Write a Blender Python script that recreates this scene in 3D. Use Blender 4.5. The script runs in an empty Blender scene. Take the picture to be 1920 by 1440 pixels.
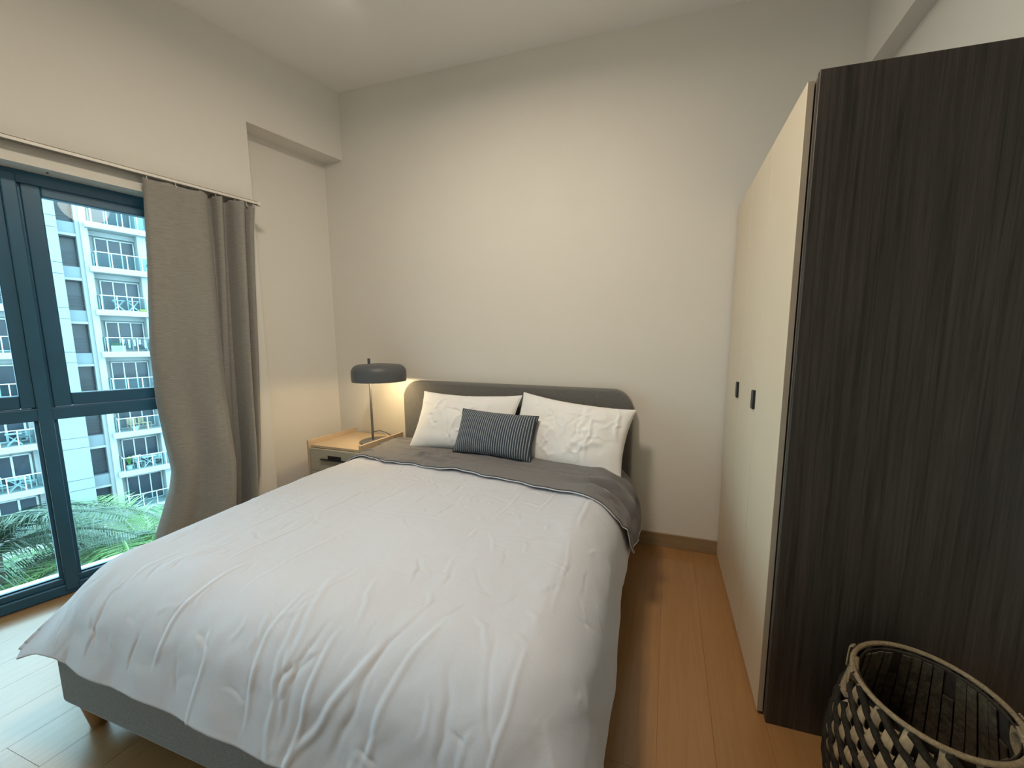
import bpy, bmesh, math, random
import numpy as np
from mathutils import Vector, Matrix

random.seed(7)
rng = np.random.default_rng(11)
scene = bpy.context.scene
COL = scene.collection
PI = math.pi

# ----------------------------------------------------------------------------
# CAMERA, WORLD, LIGHTS, EXPOSURE
# ----------------------------------------------------------------------------
def make_camera():
    yaw, pitch, roll = -0.2767, -0.118, 0.0102
    f_px, px, py = 679.94, 99.5, 3.3
    cy, sy = math.cos(yaw), math.sin(yaw)
    f = Vector((sy * math.cos(pitch), cy * math.cos(pitch), math.sin(pitch)))
    r = Vector((cy, -sy, 0))
    u = r.cross(f)
    c, s = math.cos(roll), math.sin(roll)
    right = c * r + s * u
    up = -s * r + c * u
    cam = bpy.data.cameras.new('camera')
    ob = bpy.data.objects.new('camera', cam)
    COL.objects.link(ob)
    m = Matrix((right, up, -f)).transposed().to_4x4()
    m.translation = Vector((2.519, -2.423, 1.366))
    ob.matrix_world = m
    cam.sensor_fit = 'HORIZONTAL'
    cam.sensor_width = 36.0
    cam.lens = 36.0 * f_px / 1920.0
    cam.shift_x = -px / 1920.0
    cam.shift_y = py / 1920.0
    cam.clip_start = 0.02
    cam.clip_end = 300
    scene.camera = ob
make_camera()

scene.view_settings.view_transform = 'Standard'
scene.view_settings.look = 'None'
scene.view_settings.gamma = 1.0
scene.view_settings.use_curve_mapping = False
scene.view_settings.exposure = 0.0
scene.cycles.max_bounces = 10
scene.cycles.diffuse_bounces = 5
scene.cycles.glossy_bounces = 4
scene.cycles.transmission_bounces = 6
scene.cycles.transparent_max_bounces = 24
scene.cycles.sample_clamp_indirect = 6.0
scene.cycles.caustics_reflective = False
scene.cycles.caustics_refractive = False

SKY_COLOR = (0.74, 0.90, 1.0)
SKY_STRENGTH = 10.0
world = bpy.data.worlds.new('overcast_sky')
scene.world = world
world.use_nodes = True
bg = world.node_tree.nodes['Background']
bg.inputs[0].default_value = (*SKY_COLOR, 1)
bg.inputs[1].default_value = SKY_STRENGTH

def add_light(name, kind, loc, energy, color, **kw):
    l = bpy.data.lights.new(name, kind)
    l.energy = energy
    l.color = color
    for k, v in kw.items():
        setattr(l, k, v)
    o = bpy.data.objects.new(name, l)
    COL.objects.link(o)
    o.location = loc
    return o

# ceiling lamp of the room, out of the frame above the foot of the bed
add_light('ceiling_lamp_light', 'AREA', (1.50, -1.65, 3.18), 38.0, (1.0, 0.86, 0.69), shape='DISK', size=0.42, spread=math.radians(174))
# added fill light to brighten the ceiling, no fixture belongs to it
add_light('ceiling_fill_light', 'POINT', (2.05, -1.60, 2.60), 8.5, (1.0, 0.87, 0.72), shadow_soft_size=0.15)
# added spot without a fixture, makes the bright streak on the ceiling
sp = add_light('ceiling_streak_spot', 'SPOT', (0.84, -0.76, 3.15), 0.75, (1.0, 0.92, 0.82), shadow_soft_size=0.05, spot_size=math.radians(110), spot_blend=1.0)
sp.rotation_euler = (Vector((0.0, -0.30, 3.24)) - Vector((0.84, -0.76, 3.15))).to_track_quat('-Z', 'Y').to_euler()

# ----------------------------------------------------------------------------
# HELPERS
# ----------------------------------------------------------------------------
TH = -0.277173          # the window wall is not square to the headboard wall
CT, ST = math.cos(TH), math.sin(TH)
def LF(x, y, z):        # window-wall frame -> world
    return (CT * x - ST * y, ST * x + CT * y, z)

class MB:
    def __init__(self):
        self.v = []
        self.f = []
    def add(self, verts, faces):
        o = len(self.v)
        self.v += [tuple(p) for p in verts]
        self.f += [tuple(i + o for i in fc) for fc in faces]
        return self
    def box(self, a, b):
        x0, y0, z0 = (min(a[i], b[i]) for i in range(3))
        x1, y1, z1 = (max(a[i], b[i]) for i in range(3))
        return self.add([(x0, y0, z0), (x1, y0, z0), (x1, y1, z0), (x0, y1, z0),
                         (x0, y0, z1), (x1, y0, z1), (x1, y1, z1), (x0, y1, z1)],
                        [(0, 3, 2, 1), (4, 5, 6, 7), (0, 1, 5, 4), (1, 2, 6, 5), (2, 3, 7, 6), (3, 0, 4, 7)])
    def bar(self, p, q, w, h=None):     # box section bar from p to q
        p, q = Vector(p), Vector(q)
        h = h or w
        d = (q - p).normalized()
        ref = Vector((0, 0, 1)) if abs(d.z) < 0.95 else Vector((1, 0, 0))
        s = d.cross(ref).normalized() * (w / 2)
        t = s.cross(d).normalized() * (h / 2)
        vs = [p - s - t, p + s - t, p + s + t, p - s + t, q - s - t, q + s - t, q + s + t, q - s + t]
        return self.add(vs, [(0, 1, 2, 3), (7, 6, 5, 4), (0, 4, 5, 1), (1, 5, 6, 2), (2, 6, 7, 3), (3, 7, 4, 0)])
    def tube(self, pts, rad, n=8, closed=False, caps=True):
        pts = [Vector(p) for p in pts]
        m = len(pts)
        rads = rad if hasattr(rad, '__len__') else [rad] * m
        rings = []
        prev = None
        for i in range(m):
            if closed:
                d = pts[(i + 1) % m] - pts[i - 1]
            else:
                d = pts[min(i + 1, m - 1)] - pts[max(i - 1, 0)]
            d.normalize()
            if prev is None:
                ref = Vector((0, 0, 1)) if abs(d.z) < 0.9 else Vector((1, 0, 0))
                s = d.cross(ref).normalized()
            else:
                s = (prev - d * prev.dot(d)).normalized()
            prev = s
            t = d.cross(s)
            rings.append([pts[i] + (s * math.cos(2 * PI * k / n) + t * math.sin(2 * PI * k / n)) * rads[i] for k in range(n)])
        vs = [p for r in rings for p in r]
        fs = []
        for i in range(m if closed else m - 1):
            j = (i + 1) % m
            for k in range(n):
                fs.append((i * n + k, i * n + (k + 1) % n, j * n + (k + 1) % n, j * n + k))
        if caps and not closed:
            fs.append(tuple(range(n - 1, -1, -1)))
            fs.append(tuple((m - 1) * n + k for k in range(n)))
        return self.add(vs, fs)
    def lathe(self, prof, n=40, center=(0, 0, 0), sx=1.0, sy=1.0, cap0=False, cap1=False):
        cx, cy, cz = center
        vs, fs = [], []
        for r, z in prof:
            for k in range(n):
                a = 2 * PI * k / n
                vs.append((cx + r * math.cos(a) * sx, cy + r * math.sin(a) * sy, cz + z))
        for i in range(len(prof) - 1):
            for k in range(n):
                fs.append((i * n + k, i * n + (k + 1) % n, (i + 1) * n + (k + 1) % n, (i + 1) * n + k))
        if cap0:
            fs.append(tuple(range(n - 1, -1, -1)))
        if cap1:
            fs.append(tuple((len(prof) - 1) * n + k for k in range(n)))
        return self.add(vs, fs)
    def prism(self, poly, z0, z1):
        n = len(poly)
        vs = [(x, y, z0) for x, y in poly] + [(x, y, z1) for x, y in poly]
        fs = [tuple(range(n - 1, -1, -1)), tuple(range(n, 2 * n))]
        for k in range(n):
            fs.append((k, (k + 1) % n, n + (k + 1) % n, n + k))
        return self.add(vs, fs)
    def mesh(self, name, mat=None, smooth=None):
        me = bpy.data.meshes.new(name)
        me.from_pydata(self.v, [], self.f)
        if smooth is not None:
            me.polygons.foreach_set('use_smooth', [True] * len(me.polygons))
            if smooth < 179:
                me.set_sharp_from_angle(angle=math.radians(smooth))
        me.update()
        if mat:
            me.materials.append(mat)
        return me
    def build(self, name, mat, parent=None, smooth=None, bevel=None, seg=2, loc=None):
        me = self.mesh(name, mat, smooth)
        o = bpy.data.objects.new(name, me)
        COL.objects.link(o)
        if parent:
            o.parent = parent
        if loc:
            o.location = loc
        if bevel:
            b = o.modifiers.new('bevel', 'BEVEL')
            b.width = bevel
            b.segments = seg
            b.limit_method = 'ANGLE'
            b.angle_limit = math.radians(35)
            me.polygons.foreach_set('use_smooth', [True] * len(me.polygons))
            me.set_sharp_from_angle(angle=math.radians(50))
        return o

def inst(name, me, parent=None, loc=(0, 0, 0), rot=(0, 0, 0)):
    o = bpy.data.objects.new(name, me)
    COL.objects.link(o)
    o.parent = parent
    o.location = loc
    o.rotation_euler = rot
    return o

def tag(o, label=None, cat=None, group=None, kind=None):
    if label: o['label'] = label
    if cat: o['category'] = cat
    if group: o['group'] = group
    if kind: o['kind'] = kind
    return o

def empty(name, loc=(0, 0, 0), rz=0.0):
    o = bpy.data.objects.new(name, None)
    COL.objects.link(o)
    o.location = loc
    o.rotation_euler = (0, 0, rz)
    o.empty_display_size = 0.1
    return o

def copy_tree(o, parent=None):
    c = o.copy()
    COL.objects.link(c)
    c.parent = parent
    for ch in list(o.children):
        copy_tree(ch, c)
    return c

def grid_mesh(name, P, mat, parent=None, loc=None, solid=None, close_u=False):
    """P: (n,m,3) array -> smooth grid object."""
    n, m, _ = P.shape
    idx = np.arange(n * m).reshape(n, m)
    a, b, c, d = idx[:-1, :-1], idx[1:, :-1], idx[1:, 1:], idx[:-1, 1:]
    F = np.stack([a, b, c, d], -1).reshape(-1, 4)
    me = bpy.data.meshes.new(name)
    me.vertices.add(n * m)
    me.vertices.foreach_set('co', P.reshape(-1).astype(np.float32))
    me.loops.add(F.size)
    me.loops.foreach_set('vertex_index', F.reshape(-1).astype(np.int32))
    me.polygons.add(len(F))
    me.polygons.foreach_set('loop_start', np.arange(0, F.size, 4, dtype=np.int32))
    me.polygons.foreach_set('use_smooth', np.ones(len(F), dtype=bool))
    uv = me.uv_layers.new(name='cloth')
    U, V = np.meshgrid(np.linspace(0, 1, n), np.linspace(0, 1, m), indexing='ij')
    UV = np.stack([U, V], -1).reshape(-1, 2)[F.reshape(-1)]
    uv.data.foreach_set('uv', UV.reshape(-1).astype(np.float32))
    me.update(calc_edges=True)
    me.validate()
    me.materials.append(mat)
    o = bpy.data.objects.new(name, me)
    COL.objects.link(o)
    if parent: o.parent = parent
    if loc: o.location = loc
    if solid:
        s = o.modifiers.new('solid', 'SOLIDIFY')
        s.thickness = solid
        s.offset = -1.0
    return o

def vnoise(X, Y, seed, scale):
    """smooth value noise on arrays"""
    r = np.random.default_rng(seed)
    T = r.random((64, 64)) * 2 - 1
    x, y = X * scale, Y * scale
    xi, yi = np.floor(x).astype(int), np.floor(y).astype(int)
    fx, fy = x - xi, y - yi
    fx, fy = fx * fx * (3 - 2 * fx), fy * fy * (3 - 2 * fy)
    g = lambda i, j: T[i % 64, j % 64]
    return ((g(xi, yi) * (1 - fx) + g(xi + 1, yi) * fx) * (1 - fy) +
            (g(xi, yi + 1) * (1 - fx) + g(xi + 1, yi + 1) * fx) * fy)

def creases(X, Y, segs):
    """sum of sharp ridges along line segments (x0,y0,x1,y1,amp,width)"""
    D = np.zeros_like(X)
    for x0, y0, x1, y1, amp, w in segs:
        dx, dy = x1 - x0, y1 - y0
        L2 = dx * dx + dy * dy + 1e-9
        pad = 4 * w
        m = (X > min(x0, x1) - pad) & (X < max(x0, x1) + pad) & (Y > min(y0, y1) - pad) & (Y < max(y0, y1) + pad)
        if not m.any():
            continue
        xs, ys = X[m], Y[m]
        t = ((xs - x0) * dx + (ys - y0) * dy) / L2
        tc = np.clip(t, 0, 1)
        wob = w * 0.8 * np.sin(tc * 7.0 + x0 * 40) + w * 0.35 * np.sin(tc * 17.0 + y0 * 31)
        d = ((xs - x0) * dy - (ys - y0) * dx) / math.sqrt(L2) + wob
        e = np.maximum(np.maximum(-t, t - 1), 0) * math.sqrt(L2)
        fade = np.sin(np.clip(tc, 0.02, 0.98) * PI) ** 0.5
        D[m] += amp * np.exp(-(d / w) ** 2 - (e / w) ** 2) * fade - 0.35 * amp * np.exp(-((d - 1.8 * w) / (1.6 * w)) ** 2 - (e / w) ** 2) * fade
    return D

# ----------------------------------------------------------------------------
# MATERIALS (all procedural)
# ----------------------------------------------------------------------------
def new_mat(name):
    m = bpy.data.materials.new(name)
    m.use_nodes = True
    nt = m.node_tree
    return m, nt, nt.nodes['Principled BSDF']

def simple(name, color, rough=0.6, var=0.05, scale=8.0, bump=0.0, bscale=60.0, metallic=0.0, spec=0.5, coords='Object', sheen=0.0):
    m, nt, b = new_mat(name)
    N, L = nt.nodes, nt.links
    tc = N.new('ShaderNodeTexCoord')
    nz = N.new('ShaderNodeTexNoise')
    nz.inputs['Scale'].default_value = scale
    nz.inputs['Detail'].default_value = 4
    L.new(tc.outputs[coords], nz.inputs['Vector'])
    rp = N.new('ShaderNodeValToRGB')
    rp.color_ramp.elements[0].position = 0.3
    rp.color_ramp.elements[1].position = 0.7
    rp.color_ramp.elements[0].color = (*[c * (1 - var) for c in color], 1)
    rp.color_ramp.elements[1].color = (*[min(1, c * (1 + var)) for c in color], 1)
    L.new(nz.outputs['Fac'], rp.inputs['Fac'])
    L.new(rp.outputs['Color'], b.inputs['Base Color'])
    b.inputs['Roughness'].default_value = rough
    b.inputs['Metallic'].default_value = metallic
    b.inputs['Specular IOR Level'].default_value = spec
    if sheen:
        b.inputs['Sheen Weight'].default_value = sheen
    if bump:
        n2 = N.new('ShaderNodeTexNoise')
        n2.inputs['Scale'].default_value = bscale
        n2.inputs['Detail'].default_value = 3
        L.new(tc.outputs[coords], n2.inputs['Vector'])
        bp = N.new('ShaderNodeBump')
        bp.inputs['Strength'].default_value = bump
        bp.inputs['Distance'].default_value = 0.004
        L.new(n2.outputs['Fac'], bp.inputs['Height'])
        L.new(bp.outputs['Normal'], b.inputs['Normal'])
    return m

def wood(name, dark, light, scale=(14, 1.2, 14), rough=0.45, bump=0.05, detail=6, per_object=0.0, spec=0.5, coat=0.0):
    """grain stretched along the axis with the small scale"""
    m, nt, b = new_mat(name)
    N, L = nt.nodes, nt.links
    tc = N.new('ShaderNodeTexCoord')
    mp = N.new('ShaderNodeMapping')
    mp.inputs['Scale'].default_value = scale
    L.new(tc.outputs['Object'], mp.inputs['Vector'])
    nz = N.new('ShaderNodeTexNoise')
    nz.inputs['Scale'].default_value = 3.0
    nz.inputs['Detail'].default_value = detail
    nz.inputs['Roughness'].default_value = 0.65
    nz.inputs['Distortion'].default_value = 0.6
    L.new(mp.outputs['Vector'], nz.inputs['Vector'])
    rp = N.new('ShaderNodeValToRGB')
    rp.color_ramp.elements[0].position = 0.3
    rp.color_ramp.elements[1].position = 0.72
    rp.color_ramp.elements[0].color = (*dark, 1)
    rp.color_ramp.elements[1].color = (*light, 1)
    L.new(nz.outputs['Fac'], rp.inputs['Fac'])
    out = rp.outputs['Color']
    if per_object:
        oi = N.new('ShaderNodeObjectInfo')
        ad = N.new('ShaderNodeVectorMath')
        ad.operation = 'SCALE'
        ad.inputs['Scale'].default_value = 37.0
        cmb = N.new('ShaderNodeCombineXYZ')
        for i in range(3):
            L.new(oi.outputs['Random'], cmb.inputs[i])
        L.new(cmb.outputs[0], ad.inputs[0])
        L.new(ad.outputs[0], mp.inputs['Location'])
        hs = N.new('ShaderNodeHueSaturation')
        mr = N.new('ShaderNodeMapRange')
        mr.inputs['To Min'].default_value = 1 - per_object
        mr.inputs['To Max'].default_value = 1 + per_object
        L.new(oi.outputs['Random'], mr.inputs['Value'])
        L.new(mr.outputs[0], hs.inputs['Value'])
        L.new(out, hs.inputs['Color'])
        out = hs.outputs['Color']
    L.new(out, b.inputs['Base Color'])
    b.inputs['Roughness'].default_value = rough
    b.inputs['Specular IOR Level'].default_value = spec
    b.inputs['Coat Weight'].default_value = coat
    b.inputs['Coat Roughness'].default_value = 0.2
    bp = N.new('ShaderNodeBump')
    bp.inputs['Strength'].default_value = bump
    bp.inputs['Distance'].default_value = 0.002
    L.new(nz.outputs['Fac'], bp.inputs['Height'])
    L.new(bp.outputs['Normal'], b.inputs['Normal'])
    return m

def fabric(name, c1, c2, weave=900.0, rough=0.9, bump=0.25, sheen=0.15, stretch=(1, 1, 1), wrinkle=0.0, wscale=9.0, spec=0.2):
    m, nt, b = new_mat(name)
    N, L = nt.nodes, nt.links
    tc = N.new('ShaderNodeTexCoord')
    mp = N.new('ShaderNodeMapping')
    mp.inputs['Scale'].default_value = stretch
    L.new(tc.outputs['Object'], mp.inputs['Vector'])
    nz = N.new('ShaderNodeTexNoise')
    nz.inputs['Scale'].default_value = weave
    nz.inputs['Detail'].default_value = 3
    L.new(mp.outputs['Vector'], nz.inputs['Vector'])
    rp = N.new('ShaderNodeValToRGB')
    rp.color_ramp.elements[0].position = 0.35
    rp.color_ramp.elements[1].position = 0.65
    rp.color_ramp.elements[0].color = (*c1, 1)
    rp.color_ramp.elements[1].color = (*c2, 1)
    L.new(nz.outputs['Fac'], rp.inputs['Fac'])
    L.new(rp.outputs['Color'], b.inputs['Base Color'])
    b.inputs['Roughness'].default_value = rough
    b.inputs['Sheen Weight'].default_value = sheen
    b.inputs['Specular IOR Level'].default_value = spec
    bp = N.new('ShaderNodeBump')
    bp.inputs['Strength'].default_value = bump
    bp.inputs['Distance'].default_value = 0.001
    L.new(nz.outputs['Fac'], bp.inputs['Height'])
    last = bp
    if wrinkle:
        n2 = N.new('ShaderNodeTexNoise')
        n2.inputs['Scale'].default_value = wscale
        n2.inputs['Detail'].default_value = 5
        n2.inputs['Distortion'].default_value = 1.2
        L.new(tc.outputs['Object'], n2.inputs['Vector'])
        b2 = N.new('ShaderNodeBump')
        b2.inputs['Strength'].default_value = wrinkle
        b2.inputs['Distance'].default_value = 0.02
        L.new(n2.outputs['Fac'], b2.inputs['Height'])
        L.new(bp.outputs['Normal'], b2.inputs['Normal'])
        last = b2
    L.new(last.outputs['Normal'], b.inputs['Normal'])
    return m

def glass(name, tint, reflect=0.12, rough=0.0):
    m = bpy.data.materials.new(name)
    m.use_nodes = True
    nt = m.node_tree
    N, L = nt.nodes, nt.links
    N.remove(N['Principled BSDF'])
    out = N['Material Output']
    tr = N.new('ShaderNodeBsdfTransparent')
    tr.inputs['Color'].default_value = (*tint, 1)
    gl = N.new('ShaderNodeBsdfGlossy')
    gl.inputs['Roughness'].default_value = rough
    fr = N.new('ShaderNodeFresnel')
    fr.inputs['IOR'].default_value = 1.45
    ml = N.new('ShaderNodeMath')
    ml.operation = 'MULTIPLY'
    ml.inputs[1].default_value = reflect / 0.04 * 0.3
    L.new(fr.outputs[0], ml.inputs[0])
    mx = N.new('ShaderNodeMixShader')
    L.new(ml.outputs[0], mx.inputs['Fac'])
    L.new(tr.outputs[0], mx.inputs[1])
    L.new(gl.outputs[0], mx.inputs[2])
    L.new(mx.outputs[0], out.inputs['Surface'])
    return m

def emit(name, color, strength):
    m, nt, b = new_mat(name)
    b.inputs['Base Color'].default_value = (*color, 1)
    b.inputs['Emission Color'].default_value = (*color, 1)
    b.inputs['Emission Strength'].default_value = strength
    return m

M = {}
M['wall'] = simple('wall_paint', (0.73, 0.71, 0.655), 0.85, 0.012, 2.5, 0.06, 90)
M['ceiling'] = simple('ceiling_paint', (0.88, 0.87, 0.86), 0.9, 0.012, 2.0, 0.04, 90)
M['reveal'] = simple('reveal_paint', (0.70, 0.66, 0.58), 0.85, 0.04, 14.0, 0.05, 60)
M['floor'] = wood('oak_floor', (0.285, 0.142, 0.050), (0.355, 0.185, 0.071), (16, 0.9, 16), 0.30, 0.015, 6, 0.03, 0.5, coat=0.35)
M['subfloor'] = simple('subfloor_dark', (0.06, 0.035, 0.018), 0.8)
M['skirting'] = wood('skirting_wood', (0.25, 0.17, 0.092), (0.33, 0.235, 0.135), (1.5, 20, 20), 0.5, 0.03)
M['frame'] = simple('teal_aluminium', (0.027, 0.113, 0.195), 0.38, 0.06, 6.0, 0.02, 300, spec=0.5)
M['gasket'] = simple('black_gasket', (0.012, 0.016, 0.018), 0.6)
M['glass'] = glass('window_glass', (0.80, 0.96, 0.98), 0.10)
M['track'] = simple('white_track', (0.72, 0.69, 0.62), 0.4, 0.03)
M['track_dark'] = simple('track_slot_gap_shade', (0.10, 0.085, 0.07), 0.6)
M['curtain'] = fabric('taupe_linen', (0.232, 0.222, 0.200), (0.302, 0.291, 0.265), 150.0, 0.95, 0.5, 0.2, (0.20, 0.20, 3.6))
M['duvet'] = fabric('white_cotton', (0.525, 0.550, 0.615), (0.570, 0.595, 0.660), 700.0, 0.75, 0.10, 0.12, (1, 1, 1), 0.16, 7.0, 0.3)
M['duvet_back'] = fabric('grey_cotton', (0.145, 0.142, 0.147), (0.186, 0.183, 0.188), 600.0, 0.85, 0.15, 0.15, (1, 1, 1), 0.22, 8.0, 0.25)
M['pillow'] = fabric('pillow_cotton', (0.79, 0.79, 0.79), (0.84, 0.84, 0.84), 700.0, 0.78, 0.10, 0.1, (1, 1, 1), 0.15, 9.0, 0.3)
M['bed'] = fabric('grey_upholstery', (0.105, 0.104, 0.098), (0.190, 0.188, 0.177), 420.0, 0.95, 0.5, 0.2)
M['sheet'] = fabric('grey_sheet', (0.10, 0.09, 0.082), (0.13, 0.118, 0.108), 600.0, 0.9, 0.1)
M['oak_leg'] = wood('beech_leg', (0.28, 0.17, 0.085), (0.38, 0.24, 0.13), (20, 20, 2), 0.45)
M['nightstand'] = wood('light_oak', (0.47, 0.365, 0.245), (0.56, 0.445, 0.31), (14, 1.4, 14), 0.5, 0.03)
M['drawer'] = wood('grey_oak_drawer', (0.38, 0.36, 0.29), (0.48, 0.46, 0.38), (1.4, 16, 16), 0.5, 0.03)
M['black'] = simple('black_metal', (0.012, 0.013, 0.015), 0.45, 0.05)
M['lamp'] = simple('grey_lamp_metal', (0.100, 0.108, 0.116), 0.45, 0.03, 5.0, spec=0.4)
M['lamp_in'] = simple('lamp_inside_white', (0.85, 0.83, 0.78), 0.5)
M['bulb'] = emit('bulb_glow', (1.0, 0.80, 0.50), 14.0)
M['cord'] = simple('dark_cord', (0.03, 0.03, 0.03), 0.6)
M['door'] = simple('cream_laminate', (0.62, 0.525, 0.395), 0.5, 0.015, 3.0, 0.03, 200)
M['door_edge'] = simple('taupe_edge_band', (0.40, 0.335, 0.255), 0.5)
M['wenge'] = wood('dark_wenge', (0.018, 0.0152, 0.013), (0.074, 0.0625, 0.053), (30, 30, 0.7), 0.42, 0.06, 7, 0, 0.4)
M['carcass'] = simple('wardrobe_carcass', (0.14, 0.12, 0.10), 0.6)
M['straw'] = wood('dry_straw', (0.15, 0.105, 0.058), (0.37, 0.28, 0.165), (30, 30, 6), 0.7, 0.35, 5, 0.28)
M['straw_dark'] = wood('dark_rush', (0.012, 0.010, 0.008), (0.038, 0.032, 0.024), (40, 40, 20), 0.8, 0.4, 5, 0.2, 0.1)
M['straw_rim'] = wood('rim_straw', (0.15, 0.105, 0.058), (0.33, 0.25, 0.145), (60, 60, 60), 0.7, 0.4, 5)
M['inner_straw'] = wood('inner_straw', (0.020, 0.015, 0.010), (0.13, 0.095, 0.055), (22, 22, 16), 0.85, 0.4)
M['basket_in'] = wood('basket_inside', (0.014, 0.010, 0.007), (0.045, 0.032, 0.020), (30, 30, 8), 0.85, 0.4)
M['facade'] = simple('facade_white', (0.235, 0.262, 0.268), 0.8, 0.03, 0.6, 0.0)
M['facade_blue'] = simple('facade_pale_grey', (0.165, 0.21, 0.235), 0.8, 0.04, 0.5, 0.0)
M['facade_grey'] = simple('facade_grey', (0.20, 0.22, 0.23), 0.8, 0.04, 0.5, 0.0)
M['facade_glass'] = simple('dark_window_glass', (0.022, 0.034, 0.050), 0.25, 0.35, 0.9, spec=0.35)
M['rail_metal'] = simple('white_rail', (0.40, 0.44, 0.44), 0.4, 0.02)
M['rail_glass'] = glass('rail_glass', (0.80, 0.90, 0.92), 0.045)
M['furn_white'] = simple('white_outdoor_plastic', (0.45, 0.47, 0.47), 0.5)
M['furn_wood'] = wood('folding_chair_wood', (0.38, 0.24, 0.11), (0.50, 0.34, 0.18), (3, 3, 3), 0.6)
M['yellow'] = simple('yellow_cushion', (0.42, 0.34, 0.06), 0.8)
M['pot'] = simple('pale_pot', (0.50, 0.52, 0.50), 0.7)
M['plant'] = simple('balcony_plant', (0.035, 0.10, 0.03), 0.6, 0.35, 5.0)
M['plant_light'] = simple('balcony_plant_light', (0.12, 0.20, 0.03), 0.6, 0.3, 5.0)
M['palm'] = simple('palm_green', (0.038, 0.100, 0.036), 0.45, 0.35, 1.6)
M['palm_bright'] = simple('palm_bright_green', (0.062, 0.135, 0.032), 0.45, 0.35, 1.6)
M['palm_dark'] = simple('palm_dark_green', (0.018, 0.046, 0.026), 0.45, 0.35, 1.6)
M['palm_stem'] = simple('palm_stem', (0.16, 0.24, 0.06), 0.6, 0.2)
M['trunk'] = simple('palm_trunk', (0.16, 0.13, 0.10), 0.85, 0.3, 6, 0.4, 14)
M['ledge'] = simple('white_concrete', (0.68, 0.68, 0.66), 0.8, 0.05, 6)
M['paving'] = simple('pale_paving', (0.30, 0.31, 0.30), 0.85, 0.15, 0.5)
M['cloth_dark'] = simple('dark_laundry', (0.10, 0.07, 0.09), 0.9, 0.3, 3)
M['cloth_pale'] = simple('pale_laundry', (0.55, 0.54, 0.53), 0.9, 0.2, 3)
M['screw'] = simple('screw_metal', (0.10, 0.09, 0.08), 0.5)

# cushion: slate blue with thin pale stripes along its height
def striped(name):
    m, nt, b = new_mat(name)
    N, L = nt.nodes, nt.links
    tc = N.new('ShaderNodeTexCoord')
    wv = N.new('ShaderNodeTexWave')
    wv.wave_type = 'BANDS'
    wv.bands_direction = 'X'
    wv.inputs['Scale'].default_value = 34 / 0.52 * 0.314
    wv.inputs['Distortion'].default_value = 0.25
    wv.inputs['Detail'].default_value = 2
    wv.inputs['Detail Scale'].default_value = 3
    L.new(tc.outputs['Object'], wv.inputs['Vector'])
    rp = N.new('ShaderNodeValToRGB')
    rp.color_ramp.elements[0].position = 0.60
    rp.color_ramp.elements[1].position = 0.86
    rp.color_ramp.elements[0].color = (0.040, 0.058, 0.082, 1)
    rp.color_ramp.elements[1].color = (0.33, 0.37, 0.41, 1)
    L.new(wv.outputs['Fac'], rp.inputs['Fac'])
    nz = N.new('ShaderNodeTexNoise')
    nz.inputs['Scale'].default_value = 160
    nz.inputs['Detail'].default_value = 3
    L.new(tc.outputs['Object'], nz.inputs['Vector'])
    mx = N.new('ShaderNodeMix')
    mx.data_type = 'RGBA'
    mx.blend_type = 'MULTIPLY'
    mx.inputs['Factor'].default_value = 0.65
    r2 = N.new('ShaderNodeValToRGB')
    r2.color_ramp.elements[0].position = 0.3
    r2.color_ramp.elements[1].position = 0.62
    r2.color_ramp.elements[0].color = (0.45, 0.45, 0.45, 1)
    L.new(nz.outputs['Fac'], r2.inputs['Fac'])
    L.new(rp.outputs['Color'], mx.inputs['A'])
    L.new(r2.outputs['Color'], mx.inputs['B'])
    L.new(mx.outputs['Result'], b.inputs['Base Color'])
    b.inputs['Roughness'].default_value = 0.95
    b.inputs['Sheen Weight'].default_value = 0.1
    bp = N.new('ShaderNodeBump')
    bp.inputs['Strength'].default_value = 0.5
    bp.inputs['Distance'].default_value = 0.004
    L.new(wv.outputs['Fac'], bp.inputs['Height'])
    L.new(bp.outputs['Normal'], b.inputs['Normal'])
    return m
M['cushion'] = striped('striped_cushion')
M['cushion_edge'] = simple('cushion_piping', (0.030, 0.043, 0.060), 0.95)

# ----------------------------------------------------------------------------
# ROOM SHELL
# ----------------------------------------------------------------------------
HC = 3.25          # ceiling height
XR = 3.44          # beam / right wall face
YF = -4.3          # wall behind the camera
HB = 2.76          # underside of the beams
def struct(o, **kw):
    o['kind'] = 'structure'
    return o

# back wall
struct(MB().box((-0.6, 0.0, 0.0), (4.0, 0.2, HC + 0.1)).build('wall_back', M['wall']))
# ceiling
def room_poly(dx, y0, y1, x1):
    k = math.tan(-TH)
    return [(dx + k * y0, y0), (x1, y0), (x1, y1), (dx + k * y1, y1)]
struct(MB().prism(room_poly(-0.30, YF - 0.2, 0.2, 4.5), HC, HC + 0.15).build('ceiling', M['ceiling']))
# right wall: recessed below the beam
wr = struct(MB().box((XR + 0.09, -1.035, 0), (XR + 0.3, 0.0, HB + 0.03)).build('wall_right', M['wall']))
MB().box((XR, -1.035, HB + 0.03), (XR + 0.3, 0.0, HC)).build('beam', M['wall'], wr)
struct(MB().box((4.2, YF, 0), (4.4, -1.035, HC)).build('wall_entrance', M['wall']))
struct(MB().box((XR + 0.3, -1.035, 0), (4.4, -0.9, HC)).build('wall_return', M['wall']))
# wall behind the camera
struct(MB().box((-2.2, YF - 0.2, 0), (4.4, YF, HC)).build('wall_front', M['wall']))
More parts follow.
